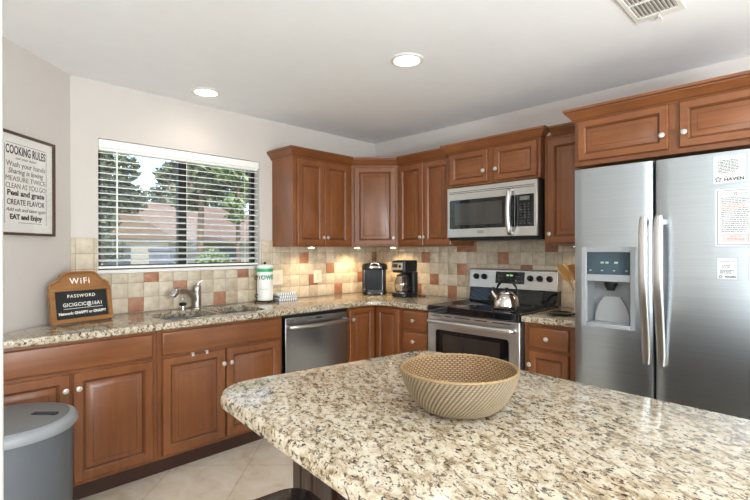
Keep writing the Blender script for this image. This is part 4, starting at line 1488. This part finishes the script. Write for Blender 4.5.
# ------------------------------------------------------------------ bin
tb = thing('trash_bin', 'round grey plastic trash bin with a lid in front of the left cabinets', 'trash bin', (-3.138, -.968, 0))
M_BIN = plain('bin_grey', srgb(94, 98, 103), .42, vary=.02)
M_LID = plain('lid_grey', srgb(148, 151, 154), .40, vary=.02)
M_LIDT = plain('lid_top_grey', srgb(112, 115, 116), .45, vary=.02)
part('body', MB().lathe([(.206, 0), (.216, .006), (.222, .12), (.231, .55), (.232, .585), (.19, .585)], seg=56), M_BIN, tb)
lid = part('lid', MB().lathe([(.232, .584), (.242, .586), (.246, .592), (.246, .612), (.240, .622), (.226, .629), (.214, .6315)], seg=64, cap0=False, cap1=False), M_LID, tb)
part('flap', MB().lathe([(.214, .6285), (.210, .6325), (.15, .638), (.02, .640)], seg=56), M_LIDT, lid)
part('label', MB().box(-.050, .050, -.013, .013, .637, .6445).xf((.118, -.050, -.0015), math.radians(-44)), M_INK, lid, label='black label strip')
part('hinge', MB().box(-.045, .045, .222, .244, .596, .626), M_LIDT, lid, bevel=.004)

# ------------------------------------------------------------------ ceiling fittings
M_LAMP = emit('lamp_white', (1.0, .93, .82), 9.0)


def downlight(x, y, label, power=4.):
    t = thing('recessed_light', label, 'ceiling light', (x, y, H), 0, 'recessed ceiling lights')
    part('trim_ring', MB().lathe([(.098, -.0005), (.098, -.006), (.080, -.010), (.072, -.004), (.070, -.0005)], seg=40, cap0=False, cap1=False), M_WHITE, t)
    part('lamp_lens', MB().lathe([(.071, -.001), (.071, -.0045), (.02, -.006)], seg=32), M_LAMP, t)
    d = bpy.data.lights.new('downlight', 'SPOT')
    d.energy = power
    d.color = (1.0, .90, .78)
    d.spot_size = math.radians(150)
    d.spot_blend = .6
    d.shadow_soft_size = .07
    o = bpy.data.objects.new('downlight', d)
    COL.objects.link(o)
    o.parent = t
    o.location = (0, 0, -.03)


downlight(-1.370, -1.648, 'recessed ceiling light nearer the middle of the kitchen')
downlight(-1.973, -.299, 'recessed ceiling light close to the window wall')
for x, y in ((-4.2, -3.4), (-1.37, -3.4), (-2.9, -5.0)):  # unseen fittings added to help light the room
    downlight(x, y, 'added recessed ceiling light outside the view')

vt = thing('ceiling_vent', 'white louvred air vent in the ceiling above the refrigerator', 'vent', (-1.068, -2.834, H), 0)
vw, vh = .155, .082
fb = MB().box(-vw - .020, vw + .020, vh, vh + .020, -.008, 0).box(-vw - .020, vw + .020, -vh - .020, -vh, -.008, 0).box(-vw - .020, -vw, -vh, vh, -.008, 0).box(vw, vw + .020, -vh, vh, -.008, 0)
part('frame', fb, M_WHITE, vt, bevel=.002)
part('duct', MB().box(-vw, vw, -vh, vh, -.0016, -.0004), plain('duct_grey', (.20, .20, .205), .6), vt)
for i in range(10):
    y = -vh + .008 + i * .0163
    part('louvre', MB().box(-vw, vw - .03, -.0075, .0055, -.0008, .0008).xf((0, y, -.005), 0, math.radians(28)), M_WHITE, vt)
part('end_plate', MB().box(vw - .030, vw, -vh, vh, -.010, -.0018), M_WHITE, vt)
part('divider', MB().box(-.03, -.022, -vh, vh, -.010, -.002), M_WHITE, vt)
part('lever', MB().box(vw - .012, vw + .034, -.004, .004, -.018, -.0105), M_WHITE, vt)

# under-cabinet puck lights
M_PUCK = emit('puck_white', (1.0, .82, .55), 12.)


def puck(x, y, z, label, power=12.0):
    t = thing('puck_light', label, 'under-cabinet light', (x, y, z), 0, 'under-cabinet puck lights')
    part('housing', MB().lathe([(.036, 0), (.036, -.008), (.031, -.012), (.029, -.0115)], seg=24), M_NICKEL, t)
    part('lens', MB().lathe([(.029, -.0112), (.028, -.0135), (.01, -.0145)], seg=24), M_PUCK, t)
    d = bpy.data.lights.new('puck', 'SPOT')
    d.energy = power
    d.color = (1.0, .74, .42)
    d.spot_size = math.radians(155)
    d.spot_blend = .7
    d.shadow_soft_size = .03
    o = bpy.data.objects.new('puck', d)
    COL.objects.link(o)
    o.parent = t
    o.location = (0, 0, -.025)


puck(-.985, -.200, UZ, 'puck light under the wall cabinet right of the window', 6.5)
puck(-.420, -.175, UZ, 'left of the two puck lights under the corner cabinet')
puck(-.175, -.420, UZ, 'right of the two puck lights under the corner cabinet')
puck(-.180, -2.170, UZ, 'puck light under the narrow cabinet beside the refrigerator', 2.5)

# ------------------------------------------------------------------ outside the window
def rnd_mat(name, cols, rough=.7, transl=0.0):
    m, nt, b = new_mat(name)
    g = nt.nodes.new('ShaderNodeNewGeometry')
    r = ramp(nt, [(i / (len(cols) - 1), c_) for i, c_ in enumerate(cols)])
    nt.links.new(g.outputs['Random Per Island'], r.inputs[0])
    nt.links.new(r.outputs[0], b.inputs['Base Color'])
    b.inputs['Roughness'].default_value = rough
    return m


M_GRASS = plain('grass', srgb(120, 140, 84), .9, vary=.25, bump=.4, bscale=20, vscale=1.2)
gz = -.35
gr = struct('ground', MB().box(-40, 70, .5, 90, gz - .2, gz), M_GRASS)
M_LEAFA = rnd_mat('leaves_dark', [srgb(58, 70, 56), srgb(86, 98, 78), srgb(122, 134, 108)])
M_LEAFB = rnd_mat('leaves_light', [srgb(84, 104, 72), srgb(122, 144, 98), srgb(168, 184, 138)])
M_BARK = plain('bark', srgb(112, 96, 82), .9, vary=.3, bump=.5, bscale=30, vscale=6)


def leaf_cloud(blobs, n, size, rnd):
    mb = MB()
    tot = sum(b_[3] ** 2 for b_ in blobs)
    for (cx, cy, cz, R, fl) in blobs:
        for _ in range(int(n * R * R / tot)):
            while True:
                p = Vector((rnd.uniform(-1, 1), rnd.uniform(-1, 1), rnd.uniform(-1, 1)))
                if .3 < p.length < 1: break
            c0 = Vector((cx + p.x * R, cy + p.y * R, cz + p.z * R * fl))
            a = Vector((rnd.gauss(0, 1), rnd.gauss(0, 1), rnd.gauss(0, .7))).normalized()
            b_ = a.cross(Vector((rnd.gauss(0, 1), rnd.gauss(0, 1), rnd.gauss(0, 1)))).normalized()
            s = size * rnd.uniform(.6, 1.4)
            q = mb.add([c0 - a * s, c0 - b_ * s * .55, c0 + a * s, c0 + b_ * s * .55])
            mb.face((q, q + 1, q + 2, q + 3), 0)
    return mb


def tree(x, y, height, spread, n, mat, label, seed, trunk=.16, low=.25, lean=0.0, size=.16):
    rnd = random.Random(seed)
    t = thing('garden_tree', label, 'tree', (x, y, gz), 0, 'trees outside the window')
    tk = MB().tube([(0, 0, 0), (lean * .3, .05, height * .3), (lean * .7, -.05, height * .6), (lean, 0, height * .92)], [trunk, trunk * .85, trunk * .6, trunk * .2], 10)
    for k in range(6):
        z = height * rnd.uniform(max(low, .3), .8); a = rnd.uniform(0, 2 * PI); L = spread * rnd.uniform(.4, .8)
        tk.tube([(lean * z / height, 0, z), (lean * z / height + L * .5 * math.cos(a), L * .5 * math.sin(a), z + L * .25), (lean * z / height + L * math.cos(a), L * math.sin(a), z + L * .4)], [trunk * .4, trunk * .25, trunk * .08], 6)
    part('trunk', tk, M_BARK, t)
    blobs = []
    for k in range(9):
        z = height * (low + (1 - low) * (k + .5) / 9)
        q = 1 - abs((k + .5) / 9 - .45) * 1.0
        a = rnd.uniform(0, 2 * PI)
        blobs.append((lean * z / height + spread * .45 * math.cos(a), spread * .45 * math.sin(a), z, spread * .62 * q, .6))
    part('foliage', leaf_cloud(blobs, n, size, rnd), mat, t)
    return t


tree(-.55, 9.0, 6.5, 1.25, 5200, M_LEAFA, 'dark leafy tree at the left of the window view', 3, .12, .12, .2, .085)
tree(5.9, 17.6, 9.0, 2.3, 5600, M_LEAFA, 'tall tree behind the window bar, right of its middle', 5, .17, .42, .1, .14)
tree(13.5, 37., 13., 4.0, 6000, M_LEAFA, 'large tree behind the brown-roofed house', 8, .3, .30, .2, .24)
tree(5.1, 12.4, 6.5, 1.0, 2600, M_LEAFB, 'pale green tree at the right of the window view', 11, .10, .42, -.1, .10)
tree(5.4, 41., 14., 3.2, 4200, M_LEAFB, 'distant pale tree left of the house roof', 13, .3, .2, .2, .30)
tree(22.5, 39., 16., 5.5, 6500, M_LEAFA, 'distant dark tree right of the house roof', 17, .3, .2, .2, .32)
bs = thing('garden_bush', 'bright green bush in front of the neighbouring house', 'bush', (2.96, 10.0, gz))
part('foliage', leaf_cloud([(0, 0, 1.25, .55, .9), (.25, .1, .6, .5, 1), (-.3, .1, .7, .45, 1)], 2600, .055, random.Random(4)), M_LEAFB, bs)
part('stem', MB().tube([(0, 0, 0), (0, 0, 1.2)], .04, 8), M_BARK, bs)
# neighbouring house
M_ROOF = plain('brown_roof', srgb(120, 104, 92), .85, vary=.12, bump=.3, bscale=8, vscale=3)
M_SIDING = plain('pale_siding', srgb(150, 147, 140), .8, vary=.04)
hs = thing('neighbour_house', 'neighbouring house with a broad brown roof seen through the window', 'house', (8.3, 24.0, gz))
part('walls', MB().box(-7.2, 7.6, 0, 8, 0, 2.35).box(-7.0, -2.6, -2.9, 0, 0, 2.28), M_SIDING, hs)
rf = MB()
q = rf.add([(-8.2, -.8, 2.30), (8.6, -.8, 2.30), (8.6, 8.8, 2.30), (-8.2, 8.8, 2.30), (-3.6, 4, 4.75), (4.4, 4, 4.75),
            (-8.2, -.8, 2.12), (8.6, -.8, 2.12), (8.6, 8.8, 2.12), (-8.2, 8.8, 2.12)])
for f_ in ((0, 1, 5, 4), (1, 2, 5), (2, 3, 4, 5), (3, 0, 4), (0, 1, 7, 6), (1, 2, 8, 7), (2, 3, 9, 8), (3, 0, 6, 9), (6, 7, 8, 9)):
    rf.face([q + i for i in f_], 0)
gq = rf.add([(-7.4, -3.2, 2.28), (-2.2, -3.2, 2.28), (-4.8, -3.2, 3.75), (-7.4, .5, 2.28), (-2.2, .5, 2.28), (-4.8, 3.0, 3.75)])
for f_ in ((0, 1, 2), (0, 2, 5, 3), (1, 4, 5, 2), (0, 3, 4, 1)):
    rf.face([gq + i for i in f_], 0)
part('roof', rf, M_ROOF, hs)
M_HWIN = plain('house_window', (.05, .07, .09), .1, vary=.1)
for x, y in ((-5.0, -2.9), (-1.2, 0), (2.2, 0), (5.4, 0)):
    part('window', MB().box(x - .6, x + .6, y - .04, y + .02, 1.0, 1.95), M_HWIN, hs)
ut = thing('utility_box', 'blue grey utility box standing on the lawn outside the window', 'utility box', (.88, 8.5, gz), -.6)
M_UT = plain('utility_blue', srgb(80, 90, 112), .5, vary=.05)
part('cabinet', MB().box(-.24, .24, -.24, .24, 0, 1.66), M_UT, ut, bevel=.03)
part('lid', MB().box(-.26, .26, -.26, .26, 1.66, 1.74), M_UT, ut, bevel=.02)
